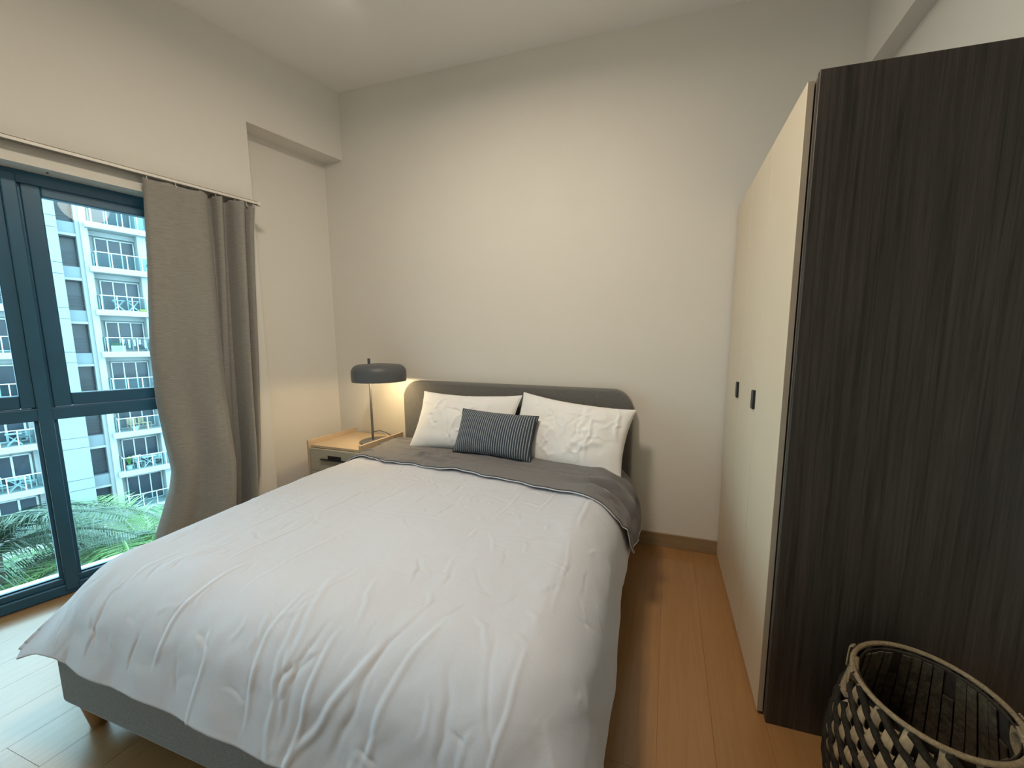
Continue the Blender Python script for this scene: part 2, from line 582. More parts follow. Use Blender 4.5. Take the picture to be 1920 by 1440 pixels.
# window wall, built in its own frame
WY0, WY1 = -0.80, -3.85     # window opening
WTOP = 2.165
NY = -0.591                  # end of the niche beside the headboard wall
wl = struct(empty('wall_left', (0, 0, 0), TH))
MB().box((-0.33, 0.12, 0), (-0.171, NY - 0.05, HB)).build('niche_panel', M['wall'], wl)
mb = MB()
mb.box((-0.33, 0.12, HB), (0.0, NY, HC)).box((-0.33, NY, 0), (0.0, WY0, HC))
mb.box((-0.33, WY0, WTOP), (0.0, WY1, HC)).box((-0.33, WY1, 0), (0.0, -4.7, HC))
mb.build('wall_face', M['wall'], wl)

# screw hole marks in the soffit strip above the window
for yy in (-1.38,):
    MB().lathe([(0.0045, 0), (0.0035, -0.006)], 10, cap0=True, cap1=True).build('screw', M['screw'], wl, loc=(-0.055, yy, WTOP))

# floor: sub floor plus individual planks, running towards the headboard wall
fl = struct(MB().prism(room_poly(-0.30, YF, 0.0, 4.4), -0.12, -0.012).build('floor', M['subfloor']))
PW, PLN = 0.19, 1.22
plank_cache = {}
def plank_mesh(w, l):
    k = (round(w, 3), round(l, 3))
    if k not in plank_cache:
        g = 0.0002
        b = 0.0005
        mb = MB()
        x0, x1, y0, y1 = g, w - g, g, l - g
        vs = [(x0, y0, -0.012), (x1, y0, -0.012), (x1, y1, -0.012), (x0, y1, -0.012),
              (x0, y0, -b), (x1, y0, -b), (x1, y1, -b), (x0, y1, -b),
              (x0 + b, y0 + b, 0), (x1 - b, y0 + b, 0), (x1 - b, y1 - b, 0), (x0 + b, y1 - b, 0)]
        fs = [(0, 1, 5, 4), (1, 2, 6, 5), (2, 3, 7, 6), (3, 0, 4, 7), (4, 5, 9, 8), (5, 6, 10, 9), (6, 7, 11, 10), (7, 4, 8, 11), (8, 9, 10, 11)]
        mb.add(vs, fs)
        plank_cache[k] = mb.mesh('plank', M['floor'])
    return plank_cache[k]
offs = {}
x = 0.445 - 14 * PW
i = 0
while x < 4.2:
    # joints seen in the photograph: one at y=-1.91 (left of the bed), one at y=-1.375 (right)
    o0 = [-1.91, -1.30, -0.70, -1.55][i % 4] if x < 1.6 else [-0.78, -1.375, -0.35, -1.05][i % 4]
    if abs(x - 0.445) < 0.05: o0 = -1.91
    if 2.30 < x < 2.45: o0 = -1.375
    ys = [o0 + PLN * k for k in range(-4, 4)]
    for k in range(len(ys) - 1):
        a, b = max(ys[k], YF), min(ys[k + 1], -0.0)
        if b - a < 0.02: continue
        # only where the room is
        kk = math.tan(-TH)
        edge = lambda yy: kk * yy - 0.12       # the sill line of the window wall
        if x > edge(a) + 0 and x > edge(b):
            inst('plank', plank_mesh(PW, b - a), fl, (x, a, 0))
        elif x + PW > edge(a):
            # plank cut along the sill
            y_l = min(b, (x + 0.12) / kk)          # where the left side meets the sill line
            y_r = min(b, (x + PW + 0.12) / kk)
            poly = [(max(x, edge(a)), a), (x + PW, a)]
            if y_r > a: poly.append((x + PW, y_r))
            if edge(b) < x + PW: poly.append((max(x, edge(b)), b))
            if x > edge(a) and y_l > a: poly.append((x, y_l))
            cl = [poly[0]]
            for q in poly[1:]:
                if (q[0] - cl[-1][0]) ** 2 + (q[1] - cl[-1][1]) ** 2 > 1e-6: cl.append(q)
            if len(cl) >= 3:
                ob = MB().prism([(px - x, py - a) for px, py in cl], -0.012, 0.0).build('plank', M['floor'], fl)
                ob.location = (x, a, 0)
    x += PW
    i += 1

# skirting boards
struct(MB().box((-0.15, -0.012, 0), (XR + 0.1, 0.0, 0.092)).build('baseboard_back', M['skirting'], bevel=0.002))
bb = struct(MB().box((-0.171, -0.02, 0), (-0.159, NY, 0.092)).build('baseboard_left', M['skirting'], bevel=0.002))
bb.rotation_euler.z = TH

# ----------------------------------------------------------------------------
# WINDOW (teal aluminium, upper sashes over fixed lower panes)
# ----------------------------------------------------------------------------
win = struct(empty('window_1', LF(-0.12, WY0, 0), TH))
# local: x=0 room face of the frame, y from 0 downwards (towards the camera), z up
MULL = [-0.69, -1.40, -2.11, -2.82]
def wl_box(name, a, b, mat='frame', bevel=0.004, parent=win, seg=2):
    return MB().box(a, b).build(name, M[mat], parent, bevel=bevel, seg=seg)
YE = WY1 - WY0
wl_box('frame_head', (0.0, 0, 2.105), (-0.10, YE, WTOP))
wl_box('frame_sill', (0.0, 0, 0.0), (-0.10, YE, 0.052))
wl_box('sill_rail', (-0.018, 0, 0.052), (-0.08, YE, 0.085))
wl_box('transom', (0.0, 0, 0.945), (-0.10, YE, 1.008))
wl_box('frame_jamb', (0.0, 0, 0.0), (-0.10, -0.05, WTOP))
wl_box('frame_jamb', (0.0, YE, 0.0), (-0.10, YE + 0.05, WTOP))
for m in MULL:
    wl_box('mullion', (0.006, m + 0.022, 0.02), (-0.10, m - 0.022, WTOP - 0.02))
    wl_box('mullion_bead', (-0.02, m + 0.036, 0.06), (-0.08, m - 0.036, WTOP - 0.05))
edges = [0.0] + MULL + [YE]
for k in range(5):
    a, b = edges[k] - (0.016 if k else 0.05), edges[k + 1] + (0.03 if k < 4 else 0.05)
    # upper sash
    sash = empty('sash', (0, 0, 0)); sash.parent = win
    z0, z1, w = 1.012, 2.118, 0.058
    xa, xb = -0.012, -0.062
    for nm, p, q in (('stile', (xa, a, z0), (xb, a - 0.050, z1)), ('stile', (xa, b + w, z0), (xb, b, z1)),
                     ('rail', (xa, a - 0.050, z0), (xb, b + w, z0 + w + 0.006)), ('rail', (xa, a - 0.050, z1 - w), (xb, b + w, z1))):
        MB().box(p, q).build(nm, M['frame'], sash, bevel=0.004)
    MB().box((-0.034, a - 0.050 + 0.008, z0 + w), (-0.040, b + w - 0.008, z1 - w + 0.008)).build('pane', M['glass'], sash)
    # lower pane
    MB().box((-0.044, a + 0.01, 0.08), (-0.050, b - 0.01, 0.95)).build('pane', M['glass'], win)
    gk = MB()
    gk.box((-0.040, a, 0.085), (-0.043, b, 0.091)).build('gasket', M['gasket'], win)
# latch on the sash of the bay beside the curtain
h = MB().box((-0.012, -0.245, 1.035), (0.004, -0.31, 1.047)).build('latch', M['black'], win, bevel=0.002)
MB().box((-0.012, -0.262, 1.022), (0.012, -0.285, 1.034)).build('latch_grip', M['black'], h, bevel=0.002)

# white ledge outside below the window
lg = struct(MB().box((-0.22, 1.5, -0.30), (-0.61, -6.0, -0.055)).build('ledge', M['ledge'], bevel=0.01))
lg.rotation_euler.z = TH

# ----------------------------------------------------------------------------
# CURTAIN TRACK AND CURTAIN
# ----------------------------------------------------------------------------
trk = empty('curtain_track', LF(0.05, -0.575, 2.25), TH)
tag(trk, 'slim white curtain track screwed to the wall above the window', 'curtain track')
MB().box((-0.011, 0, -0.008), (0.011, -3.2, 0.008)).build('rail', M['track'], trk, bevel=0.003)
MB().box((-0.004, -0.004, -0.013), (0.004, -3.2, -0.0095)).build('slot', M['track_dark'], trk)
MB().box((-0.013, 0.008, -0.013), (0.013, -0.012, 0.013)).build('end_cap', M['track'], trk, bevel=0.003)
MB().box((-0.05, -0.002, 0.0075), (0.008, -3.2, 0.0105)).build('gap_shade_strip', M['track_dark'], trk)  # dark strip standing in for the shadowed gap above the rail
for yy in (-0.52, -0.84, -1.60, -2.4):
    MB().box((-0.05, yy, 0.010), (0.010, yy - 0.022, 0.016)).build('bracket', M['track'], trk, bevel=0.002)

def curtain():
    # profile control points (y, x) at the top and at the bottom, in the window-wall frame
    top = [(-1.085, .050), (-1.07, .062), (-1.02, .066), (-0.97, .060), (-0.91, .066), (-0.865, .070), (-0.835, .058), (-0.818, .020),
           (-0.803, .030), (-0.792, .075), (-0.775, .082), (-0.762, .045), (-0.745, .022), (-0.728, .035), (-0.712, .072), (-0.690, .094),
           (-0.672, .090), (-0.664, .050), (-0.655, .030), (-0.640, .044), (-0.622, .058), (-0.602, .056)]
    bot = [(-1.215, .055), (-1.18, .085), (-1.12, .105), (-1.06, .095), (-1.00, .110), (-0.95, .125), (-0.915, .140), (-0.885, .130),
           (-0.872, .060), (-0.862, .020), (-0.845, .012), (-0.825, .015), (-0.805, .020), (-0.795, .070), (-0.785, .110), (-0.765, .118),
           (-0.755, .070), (-0.748, .030), (-0.738, .040), (-0.728, .060), (-0.715, .065), (-0.705, .060)]
    def res(pts, n):
        P = np.array(pts)
        t = np.linspace(0, 1, len(P))
        s = np.linspace(0, 1, n)
        # Catmull-Rom
        out = np.zeros((n, 2))
        for k, u in enumerate(s):
            f = u * (len(P) - 1)
            i = min(int(f), len(P) - 2)
            r = f - i
            p0, p1, p2, p3 = P[max(i - 1, 0)], P[i], P[i + 1], P[min(i + 2, len(P) - 1)]
            out[k] = 0.5 * ((2 * p1) + (-p0 + p2) * r + (2 * p0 - 5 * p1 + 4 * p2 - p3) * r * r + (-p0 + 3 * p1 - 3 * p2 + p3) * r ** 3)
        return out
    nu, nv = 220, 110
    T, B = res(top, nu), res(bot, nu)
    zs = np.linspace(2.232, 0.03, nv)
    P = np.zeros((nu, nv, 3))
    for j, z in enumerate(zs):
        w = (2.232 - z) / 2.2
        ws = w ** 1.1
        prof = T * (1 - ws) + B * ws
        y = prof[:, 0].copy()
        xx = np.maximum(0.058 + (prof[:, 1] - 0.058) * (1.35 + 0.75 * w), 0.006)
        u = np.linspace(0, 1, nu)
        # left edge line of the photograph: straight, bulging in at ~0.6 m, then flaring out
        zz = [2.24, 1.8, 1.3, 1.0, 0.75, 0.60, 0.50, 0.35, 0.25, 0.0]
        ye = [-1.083, -1.103, -1.135, -1.135, -1.120, -1.110, -1.125, -1.168, -1.198, -1.23]
        yl = np.interp(z, zz[::-1], ye[::-1])
        y += (yl - y[0]) * np.exp(-u * 3.2)
        zz2 = [2.24, 2.08, 1.8, 1.2, 0.7, 0.45, 0.3, 0.0]
        ye2 = [-0.600, -0.618, -0.632, -0.655, -0.682, -0.705, -0.735, -0.76]
        yr = np.interp(z, zz2[::-1], ye2[::-1])
        y += (yr - y[-1]) * np.exp(-(1 - u) * 5.0)
        xx += 0.010 * np.sin(u * 37 + 0.5 * z) * (0.35 + 0.65 * w) * np.clip((0.55 - u) / 0.1, 0, 1)
        xx += 0.012 * np.exp(-((z - 0.62) / 0.12) ** 2) * np.exp(-((u - 0.03) / 0.08) ** 2)
        sag = 0.010 * np.abs(np.sin(u * PI * 8)) * np.exp(-j / 4.0)
        P[:, j, 0] = xx
        P[:, j, 1] = y
        P[:, j, 2] = z - sag
    return P
cur = empty('curtain', LF(0.06, -0.85, 0.0), TH)
tag(cur, 'taupe linen curtain drawn to the right of the teal window', 'curtain')
P = curtain()
P[:, :, 0] -= 0.06
P[:, :, 1] += 0.85
grid_mesh('panel', P, M['curtain'], cur, solid=0.002)
# heading tape and hooks
for yy in (-1.07, -0.96, -0.86, -0.79, -0.70, -0.645, -0.61):
    MB().tube([(-0.008, yy + 0.85, 2.243), (-0.006, yy + 0.85, 2.225), (0.004, yy + 0.85, 2.212), (0.004, yy + 0.85, 2.226)], 0.0022, 6).build('hook', M['furn_white'], cur, smooth=60)

# ----------------------------------------------------------------------------
# WARDROBE
# ----------------------------------------------------------------------------
wd = empty('wardrobe', (2.873, -0.004, 0.0), 0.016)
tag(wd, 'tall wardrobe with three cream doors and a dark wenge side panel', 'wardrobe')
DW = 0.352
WD = 0.555
MB().box((0.024, -0.008, 0.0), (WD + 0.06, -1.072, 2.165)).build('carcass', M['carcass'], wd, bevel=0.001)
MB().box((0.022, -1.074, 0.0), (0.90, -1.094, 2.172)).build('side_panel', M['wenge'], wd, bevel=0.003, seg=3)
hm = None
for k in range(3):
    y0, y1 = -0.012 - k * DW, -0.012 - (k + 1) * DW + 0.0040
    d = MB().box((0.0, y0, 0.012), (0.019, y1, 2.160)).build('door', M['door'], wd, bevel=0.0012)
    if k == 2:
        MB().box((0.0012, y1 - 0.0012, 0.013), (0.0185, y1 + 0.0004, 2.159)).build('edge_band', M['door_edge'], d)
    if k < 2:
        zc = 1.130
        hb_ = MB()
        # flat tab folded round the free edge of the door
        n = 6
        poly = []
        w, hh, r = 0.036, 0.041, 0.010
        poly = [(0, -hh), (0, hh)]
        for q in range(n + 1):
            a = PI / 2 + q * PI / 2 / n
            poly.append((w - r - r * math.cos(a) * 1.0 if False else w - r + r * math.cos(PI / 2 - q * PI / 2 / n), hh - r + r * math.sin(PI / 2 - q * PI / 2 / n)))
        for q in range(n + 1):
            a = -q * PI / 2 / n
            poly.append((w - r + r * math.cos(a), -hh + r + r * math.sin(a)))
        vs = [(-0.010, y1 + u, zc + v) for u, v in poly] + [(0.001, y1 + u, zc + v) for u, v in poly]
        m_ = len(poly)
        fs = [tuple(range(m_)), tuple(range(2 * m_ - 1, m_ - 1, -1))] + [(q, m_ + q, m_ + (q + 1) % m_, (q + 1) % m_) for q in range(m_)]
        hb_.add(vs, fs)
        hb_.build('handle', M['black'], d, bevel=0.0012)

# ----------------------------------------------------------------------------
# BED
# ----------------------------------------------------------------------------
X0, X1 = 0.555, 2.305
bed = empty('bed', (1.43, -0.95, 0.0))
tag(bed, 'double bed with a grey upholstered headboard and base', 'bed')
def bl(p):          # world -> bed local
    return (p[0] - 1.43, p[1] + 0.95, p[2])
# headboard: rounded slab
def rounded(x0, x1, z0, z1, r, n=14):
    pts = [(x0, z0), (x1, z0)]
    for k in range(n + 1):
        a = k * PI / 2 / n
        pts.append((x1 - r + r * math.cos(a), z1 - r + r * math.sin(a)))
    for k in range(n + 1):
        a = PI / 2 + k * PI / 2 / n
        pts.append((x0 + r + r * math.cos(a), z1 - r + r * math.sin(a)))
    return pts
hbp = rounded(X0 - 0.005, X1 + 0.005, 0.06, 1.066, 0.135)
mb = MB()
n = len(hbp)
vs = [bl((x, -0.016, z)) for x, z in hbp] + [bl((x, -0.092, z)) for x, z in hbp]
fs = [tuple(range(n)), tuple(range(2 * n - 1, n - 1, -1))] + [(q, n + q, n + (q + 1) % n, (q + 1) % n) for q in range(n)]
mb.add(vs, fs)
hbo = mb.build('headboard', M['bed'], bed, bevel=0.018, seg=4)
# side/foot rails as upholstered boxes
MB().box(bl((X0, -0.092, 0.115)), bl((X0 + 0.05, -1.80, 0.345))).build('side_rail', M['bed'], bed, bevel=0.012, seg=3)
MB().box(bl((X1 - 0.05, -0.092, 0.115)), bl((X1, -1.80, 0.345))).build('side_rail', M['bed'], bed, bevel=0.012, seg=3)
MB().box(bl((X0, -1.765, 0.115)), bl((X1, -1.825, 0.345))).build('foot_rail', M['bed'], bed, bevel=0.02, seg=3)
MB().box(bl((X0 + 0.045, -0.095, 0.20)), bl((X1 - 0.045, -1.77, 0.30))).build('slat_base', M['carcass'], bed)
mt = MB().box(bl((X0 + 0.06, -0.095, 0.30)), bl((X1 - 0.12, -1.60, 0.535))).build('mattress', M['sheet'], bed, bevel=0.05, seg=4)
for lx, ly in ((X0 + 0.052, -1.772), (X1 - 0.052, -1.772), (X0 + 0.06, -0.18), (X1 - 0.06, -0.18)):
    c = bl((lx, ly, 0))
    MB().lathe([(0.019, 0.0), (0.038, 0.118)], 20, (c[0], c[1], 0), cap0=True, cap1=True).build('leg', M['oak_leg'], bed, smooth=50)

# --- duvet ---------------------------------------------------------------
DX0, DX1, DYF = 0.615, 2.135, -1.615     # where the cloth starts to bend down
BR, THM = 0.20, math.radians(75)
def drape(e, thm):
    """horizontal run and drop of cloth that is e past the bend"""
    th = np.minimum(e / BR, thm)
    h = BR * np.sin(th)
    v = BR * (1 - np.cos(th))
    L = np.maximum(e - BR * thm, 0)
    return h + L * np.cos(thm), v + L * np.sin(thm)

def top_height(S, T):
    z = 0.592 + 0.016 * np.exp(-((S - 1.35) / 0.7) ** 2) * np.exp(-((T + 0.75) / 0.6) ** 2)
    z += 0.010 * vnoise(S, T, 3, 2.2) + 0.005 * vnoise(S, T, 5, 5.0)
    return z

def place(S, T, lift=0.0, ripple=1.0):
    q = np.clip((-T - 0.85) / 0.75, 0, 1)
    q = q * q * (3 - 2 * q)
    x0 = DX0 + 0.075 * q
    x1 = DX1 + 0.030 * q
    S = np.where(S < 1.375, 1.375 + (S - 1.375) * (1.375 - x0) / (1.375 - DX0), 1.375 + (S - 1.375) * (x1 - 1.375) / (DX1 - 1.375))
    es = np.where(S < x0, x0 - S, np.where(S > x1, S - x1, 0.0))
    sg = np.where(S < x0, -1.0, 1.0)
    et = np.where(T < DYF, DYF - T, 0.0)
    e = (es ** 3 + et ** 3) ** (1 / 3.0) + 1e-9
    nrm = np.sqrt(es ** 2 + et ** 2) + 1e-9
    ux, uy = es / nrm * sg, -et / nrm
    diag = np.minimum(es, et) / (np.maximum(es, et) + 1e-6)
    thm = THM - math.radians(26) * diag * (np.minimum(es, et) > 0)
    h, v = drape(e, thm)
    zt = top_height(S, T)
    X = np.clip(S, x0, x1) + ux * h
    Y = np.maximum(T, DYF) + uy * h
    Z = zt - v + lift
    # ripples of the hanging cloth
    hang = np.clip((e - 0.16) / 0.25, 0, 1)
    along = np.where(et > es, S, T)
    rp = (0.003 * np.sin(along * 9.0 + 1.0) + 0.002 * np.sin(along * 23.0 + 2.2)) * hang * ripple
    X += ux * rp
    Y += uy * rp
    return X, Y, Z, ux, uy, v

def duvet_surface(ds=0.0046):
    s = np.arange(DX0 - 0.40, DX1 + 0.405, ds)
    t = np.arange(-0.20, DYF - 0.405, -ds)
    S, T = np.meshgrid(s, t, indexing='ij')
    # slightly uneven hems
    SS = S + (0.012 * vnoise(S, T, 31, 2.5)) * np.clip((np.abs(S - 1.375) - 0.85) / 0.25, 0, 1)
    TT = T + (0.014 * vnoise(S, T, 33, 2.0)) * np.clip((DYF - 0.05 - T) / 0.30, 0, 1)
    X, Y, Z, ux, uy, v = place(SS, TT)
    segs = []
    r = random.Random(5)
    # long packing folds along the bed
    for x in (0.72, 0.90, 1.07, 1.27, 1.46, 1.63, 1.82, 2.00, 2.16):
        y = -0.55
        while y > DYF - 0.38:
            l = r.uniform(0.18, 0.55)
            if r.random() < 0.72:
                o = r.uniform(-0.015, 0.015)
                segs.append((x + o, y, x + o + r.uniform(-0.06, 0.03), y - l, r.choice((-1, 1)) * r.uniform(0.0016, 0.0036), r.uniform(0.0045, 0.0075)))
            y -= l + r.uniform(0.02, 0.16)
    # cross folds
    for y in (-0.86, -1.18, -1.45):
        x = 0.5
        while x < 2.35:
            l = r.uniform(0.05, 0.28)
            if r.random() < 0.45:
                segs.append((x, y + r.uniform(-0.03, 0.03), x + l, y + r.uniform(-0.05, 0.05), r.choice((-1, 1)) * r.uniform(0.0014, 0.003), r.uniform(0.0045, 0.0075)))
            x += l + r.uniform(0.05, 0.2)
    # clusters of short crumples
    for cx, cy, sx, sy, nn in ((0.85, -0.80, .16, .14, 40), (1.65, -0.8, .2, .12, 18), (1.15, -1.0, .25, .2, 16), (1.75, -1.05, .18, .2, 26), (1.9, -1.45, .14, .25, 18), (1.45, -0.75, .3, .1, 14),
                               (0.78, -1.55, .2, .25, 26), (1.2, -1.75, .35, .15, 26), (1.9, -1.8, .2, .12, 12), (0.95, -1.25, .2, .2, 12), (2.2, -1.1, .08, .4, 14)):
        for _ in range(nn):
            x, y = r.gauss(cx, sx), r.gauss(cy, sy)
            a = r.gauss(-PI / 2 + 0.15, 0.8)
            l = r.uniform(0.03, 0.13)
            segs.append((x, y, x + l * math.cos(a), y + l * math.sin(a), r.choice((-1, 1)) * r.uniform(0.0012, 0.0028), r.uniform(0.0038, 0.0065)))
    # pleats radiating over the foot-left bend
    for _ in range(15):
        x = r.uniform(0.62, 2.15)
        l = r.uniform(0.08, 0.36)
        y = DYF + r.uniform(-0.12, 0.12)
        segs.append((x, y, x + r.uniform(-0.16, 0.10) * l / 0.2, y - l, r.choice((-1, 1, 1)) * r.uniform(0.001, 0.0034), r.uniform(0.005, 0.010)))
    D = creases(S, T, segs) * 1.45
    for _ in range(1):
        Dp = np.pad(D, 1, mode='edge')
        D = (4 * D + 2 * (Dp[2:, 1:-1] + Dp[:-2, 1:-1] + Dp[1:-1, 2:] + Dp[1:-1, :-2]) + Dp[2:, 2:] + Dp[:-2, :-2] + Dp[2:, :-2] + Dp[:-2, 2:]) / 16
    D += 0.0035 * vnoise(S + 0.3 * T, T, 9, 7.0) * (0.5 + 0.5 * vnoise(S, T, 10, 2.0))
    D += 0.0012 * vnoise(S, T, 12, 24.0)
    # normals
    Pm = np.stack([X, Y, Z], -1)
    du = np.gradient(Pm, axis=0)
    dv = np.gradient(Pm, axis=1)
    Nn = np.cross(dv, du)
    Nn /= np.linalg.norm(Nn, axis=-1, keepdims=True) + 1e-9
    Nn *= np.sign(Nn[..., 2:3] + 1e-9) * np.where(np.abs(Nn[..., 2:3]) < 0.02, 1, 1)
    return Pm + Nn * D[..., None]

dv = empty('duvet', (1.375, -0.95, 0.60))
tag(dv, 'white duvet spread over the bed, its grey lining folded back below the pillows', 'duvet')
P = duvet_surface()
P -= np.array([1.375, -0.95, 0.60])
grid_mesh('cover', P, M['duvet'], dv, solid=0.006)

# grey fold-back: a band across the bed below the pillows
def fold_surface():
    ns, nt = 460, 140
    SS = np.linspace(DX0 - 0.36, DX1 + 0.385, ns)
    X = np.zeros((ns, nt)); Y = X.copy(); Z = X.copy()
    S = np.repeat(SS[:, None], nt, 1)
    u = np.linspace(0, 1, nt)[None, :]
    yback = -0.115 - 0.02 * np.sin(S * 3.0) - 0.13 * np.clip((S - 2.1) / 0.3, 0, 1)
    ks, kv = [0.25, 0.62, 0.87, 1.30, 1.78, 2.10, 2.30, 2.53], [-0.56, -0.56, -0.62, -0.655, -0.70, -0.745, -0.765, -0.70]
    yfront = np.interp(S, ks, kv) + 0.006 * np.sin(S * 19) + 0.004 * np.sin(S * 43)
    T = yback + (yfront - yback) * u
    X, Y, Z, ux, uy, v = place(S, T, 0.0, 0.6)
    # thickness of the folded layer: rounded at the back edge, thin at the hem
    th = 0.030 * np.sqrt(np.clip(u / 0.10, 0, 1)) * (1 - 0.62 * np.clip((u - 0.35) / 0.65, 0, 1)) + 0.013
    segs = []
    r = random.Random(9)
    for _ in range(46):
        x = r.uniform(0.45, 2.4); uu = r.uniform(0.1, 0.95); l = r.uniform(0.10, 0.36)
        y0 = -0.12 - 0.5 * uu
        segs.append((x, y0, x + l, y0 + r.uniform(-0.07, 0.05), r.choice((-1, 1)) * r.uniform(0.002, 0.006), r.uniform(0.007, 0.014)))
    for k in range(12):
        x = r.uniform(2.1, 2.25); y0 = r.uniform(-0.7, -0.3)
        segs.append((x, y0, x + 0.28, y0 - 0.06, r.choice((-1, 1)) * r.uniform(0.003, 0.008), r.uniform(0.008, 0.014)))
    for _ in range(16):
        x = r.uniform(0.4, 2.1); y0 = r.uniform(-0.62, -0.2); l = r.uniform(0.25, 0.7)
        segs.append((x, y0, x + l, y0 - 0.06 * l + r.uniform(-0.03, 0.02), r.choice((-1, 1)) * r.uniform(0.003, 0.006), r.uniform(0.010, 0.020)))
    segs += [(2.02, -0.60, 2.56, -0.645, -0.007, 0.022), (1.98, -0.565, 2.54, -0.565, 0.010, 0.020), (2.1, -0.40, 2.5, -0.36, 0.008, 0.020), (2.15, -0.30, 2.5, -0.25, -0.006, 0.016)]
    D = creases(S, T, segs) * 2.3 + 0.008 * vnoise(S * 0.6, T * 1.6, 41, 6.0)
    es = np.clip(np.abs(S - (DX0 + DX1) / 2) - (DX1 - DX0) / 2, 0, 1)
    k = np.clip(es / 0.18, 0, 1)
    sgn = np.sign(S - 1.375)
    X += sgn * k * (th + D)
    Z += (1 - k * 0.8) * (th + D)
    return np.stack([X, Y, Z], -1)
Pf = fold_surface()
Pf -= np.array([1.375, -0.95, 0.60])
fo = tag(grid_mesh('folded_lining', Pf, M['duvet_back'], dv, solid=0.004), 'folded-back grey lining')
# white piping that shows along the folded hem, and the facing strip
hem = Pf[:, -1, :].copy()
nrm = np.zeros_like(hem)
pts = [Vector((p[0], p[1] - 0.004, p[2] - 0.004)) for p in hem[6:-2:2]]
MB().tube(pts, 0.0032, 6).build('hem_piping', M['duvet'], dv, smooth=60)
side = Pf[-1, 8:, :]
pts = [Vector((p[0] + 0.002, p[1], p[2] - 0.003)) for p in side[::2]]
MB().tube(pts, 0.0040, 6).build('side_hem', M['duvet'], dv, smooth=60)

# --- pillows ----------------------------------------------------------------
def pillow_mesh(name, w, h, t, mat, seed, n=132, pinch=0.05, wr=1.0, pw=0.42, segs=()):
    u = np.linspace(-1, 1, n)
    # denser towards the seam
    u = np.sign(u) * (1 - (1 - np.abs(u)) ** 1.35)
    U, V = np.meshgrid(u, u, indexing='ij')
    prof = np.clip((1 - U ** 2), 0, 1) * np.clip((1 - V ** 2), 0, 1)
    z = t / 2 * prof ** pw
    X = U * w / 2 * (1 - pinch * (1 - V ** 2) * np.abs(U) ** 3)
    Y = V * h / 2 * (1 - pinch * 1.4 * (1 - U ** 2) * np.abs(V) ** 3)
    nz = 0.010 * vnoise(X + 3, Y, seed, 6.0) + 0.005 * vnoise(X, Y + 2, seed + 1, 14.0)
    cr = creases(X, Y, list(segs))
    zf = z + (nz * wr + cr) * prof ** 0.25
    zb = -z * 0.8
    top = np.stack([X, Y, zf], -1)
    bot = np.stack([X, Y, zb], -1)
    vs = np.concatenate([top.reshape(-1, 3), bot.reshape(-1, 3)])
    idx = np.arange(n * n).reshape(n, n)
    a, b, c, d = idx[:-1, :-1], idx[1:, :-1], idx[1:, 1:], idx[:-1, 1:]
    F1 = np.stack([a, b, c, d], -1).reshape(-1, 4)
    F2 = np.stack([d, c, b, a], -1).reshape(-1, 4) + n * n
    me = bpy.data.meshes.new(name)
    me.from_pydata(vs.tolist(), [], F1.tolist() + F2.tolist())
    bm = bmesh.new()
    bm.from_mesh(me)
    bmesh.ops.remove_doubles(bm, verts=bm.verts, dist=0.0004)
    bm.to_mesh(me)
    bm.free()
    me.polygons.foreach_set('use_smooth', [True] * len(me.polygons))
    me.materials.append(mat)
    rim = [top[i, 0] for i in range(n)] + [top[n - 1, j] for j in range(1, n)] + [top[i, n - 1] for i in range(n - 2, -1, -1)] + [top[0, j] for j in range(n - 2, 0, -1)]
    return me, rim

def pose(o, origin, xdir, ydir):
    """place object so that local x,y follow the given directions"""
    x = Vector(xdir).normalized()
    y = Vector(ydir)
    y = (y - x * y.dot(x)).normalized()
    z = x.cross(y)
    m = Matrix((x, y, z)).transposed().to_4x4()
    m.translation = Vector(origin)
    o.matrix_world = m

rr = random.Random(21)
def rsegs(nn, w, h, amp, long=False):
    out = []
    for _ in range(nn):
        x, y = rr.uniform(-w / 2.3, w / 2.3), rr.uniform(-h / 2.3, h / 2.3)
        a = rr.gauss(PI / 2, 0.9)
        l = rr.uniform(0.08, 0.28)
        out.append((x, y, x + l * math.cos(a), y + l * math.sin(a), rr.choice((-1, 1, 1)) * rr.uniform(0.3, 1.0) * amp, rr.uniform(0.008, 0.017)))
    return out

me, rim = pillow_mesh('pillow', 0.79, 0.43, 0.17, M['pillow'], 51, pinch=0.085, segs=rsegs(26, .77, .44, .008))
pl = bpy.data.objects.new('pillow', me)
COL.objects.link(pl)
pose(pl, (1.175, -0.240, 0.810), (1, -0.02, 0.012), (0.03, 0.46, 0.88))
tag(pl, 'white pillow behind the striped cushion, at the lamp end of the headboard', 'pillow', 'white bed pillows')
MB().tube(rim, 0.0028, 5, closed=True).build('seam', M['pillow'], pl, smooth=60)

me, rim = pillow_mesh('pillow', 0.78, 0.465, 0.18, M['pillow'], 77, pinch=0.075, segs=rsegs(40, .76, .45, .009))
pr = bpy.data.objects.new('pillow', me)
COL.objects.link(pr)
pose(pr, (1.925, -0.255, 0.785), (1, -0.10, -0.085), (0.10, 0.46, 0.88))
tag(pr, 'creased white pillow leaning on the headboard at the wardrobe end', 'pillow', 'white bed pillows')
MB().tube(rim, 0.0028, 5, closed=True).build('seam', M['pillow'], pr, smooth=60)

me, rim = pillow_mesh('cushion', 0.545, 0.285, 0.13, M['cushion'], 91, n=56, pinch=0.045, wr=0.5)
cu = bpy.data.objects.new('cushion', me)
COL.objects.link(cu)
pose(cu, (1.475, -0.372, 0.783), (1, -0.035, -0.025), (0.0, 0.42, 0.90))
tag(cu, 'small slate blue cushion with thin pale stripes in front of the white pillows', 'cushion')
MB().tube(rim, 0.004, 6, closed=True).build('piping', M['cushion_edge'], cu, smooth=60)

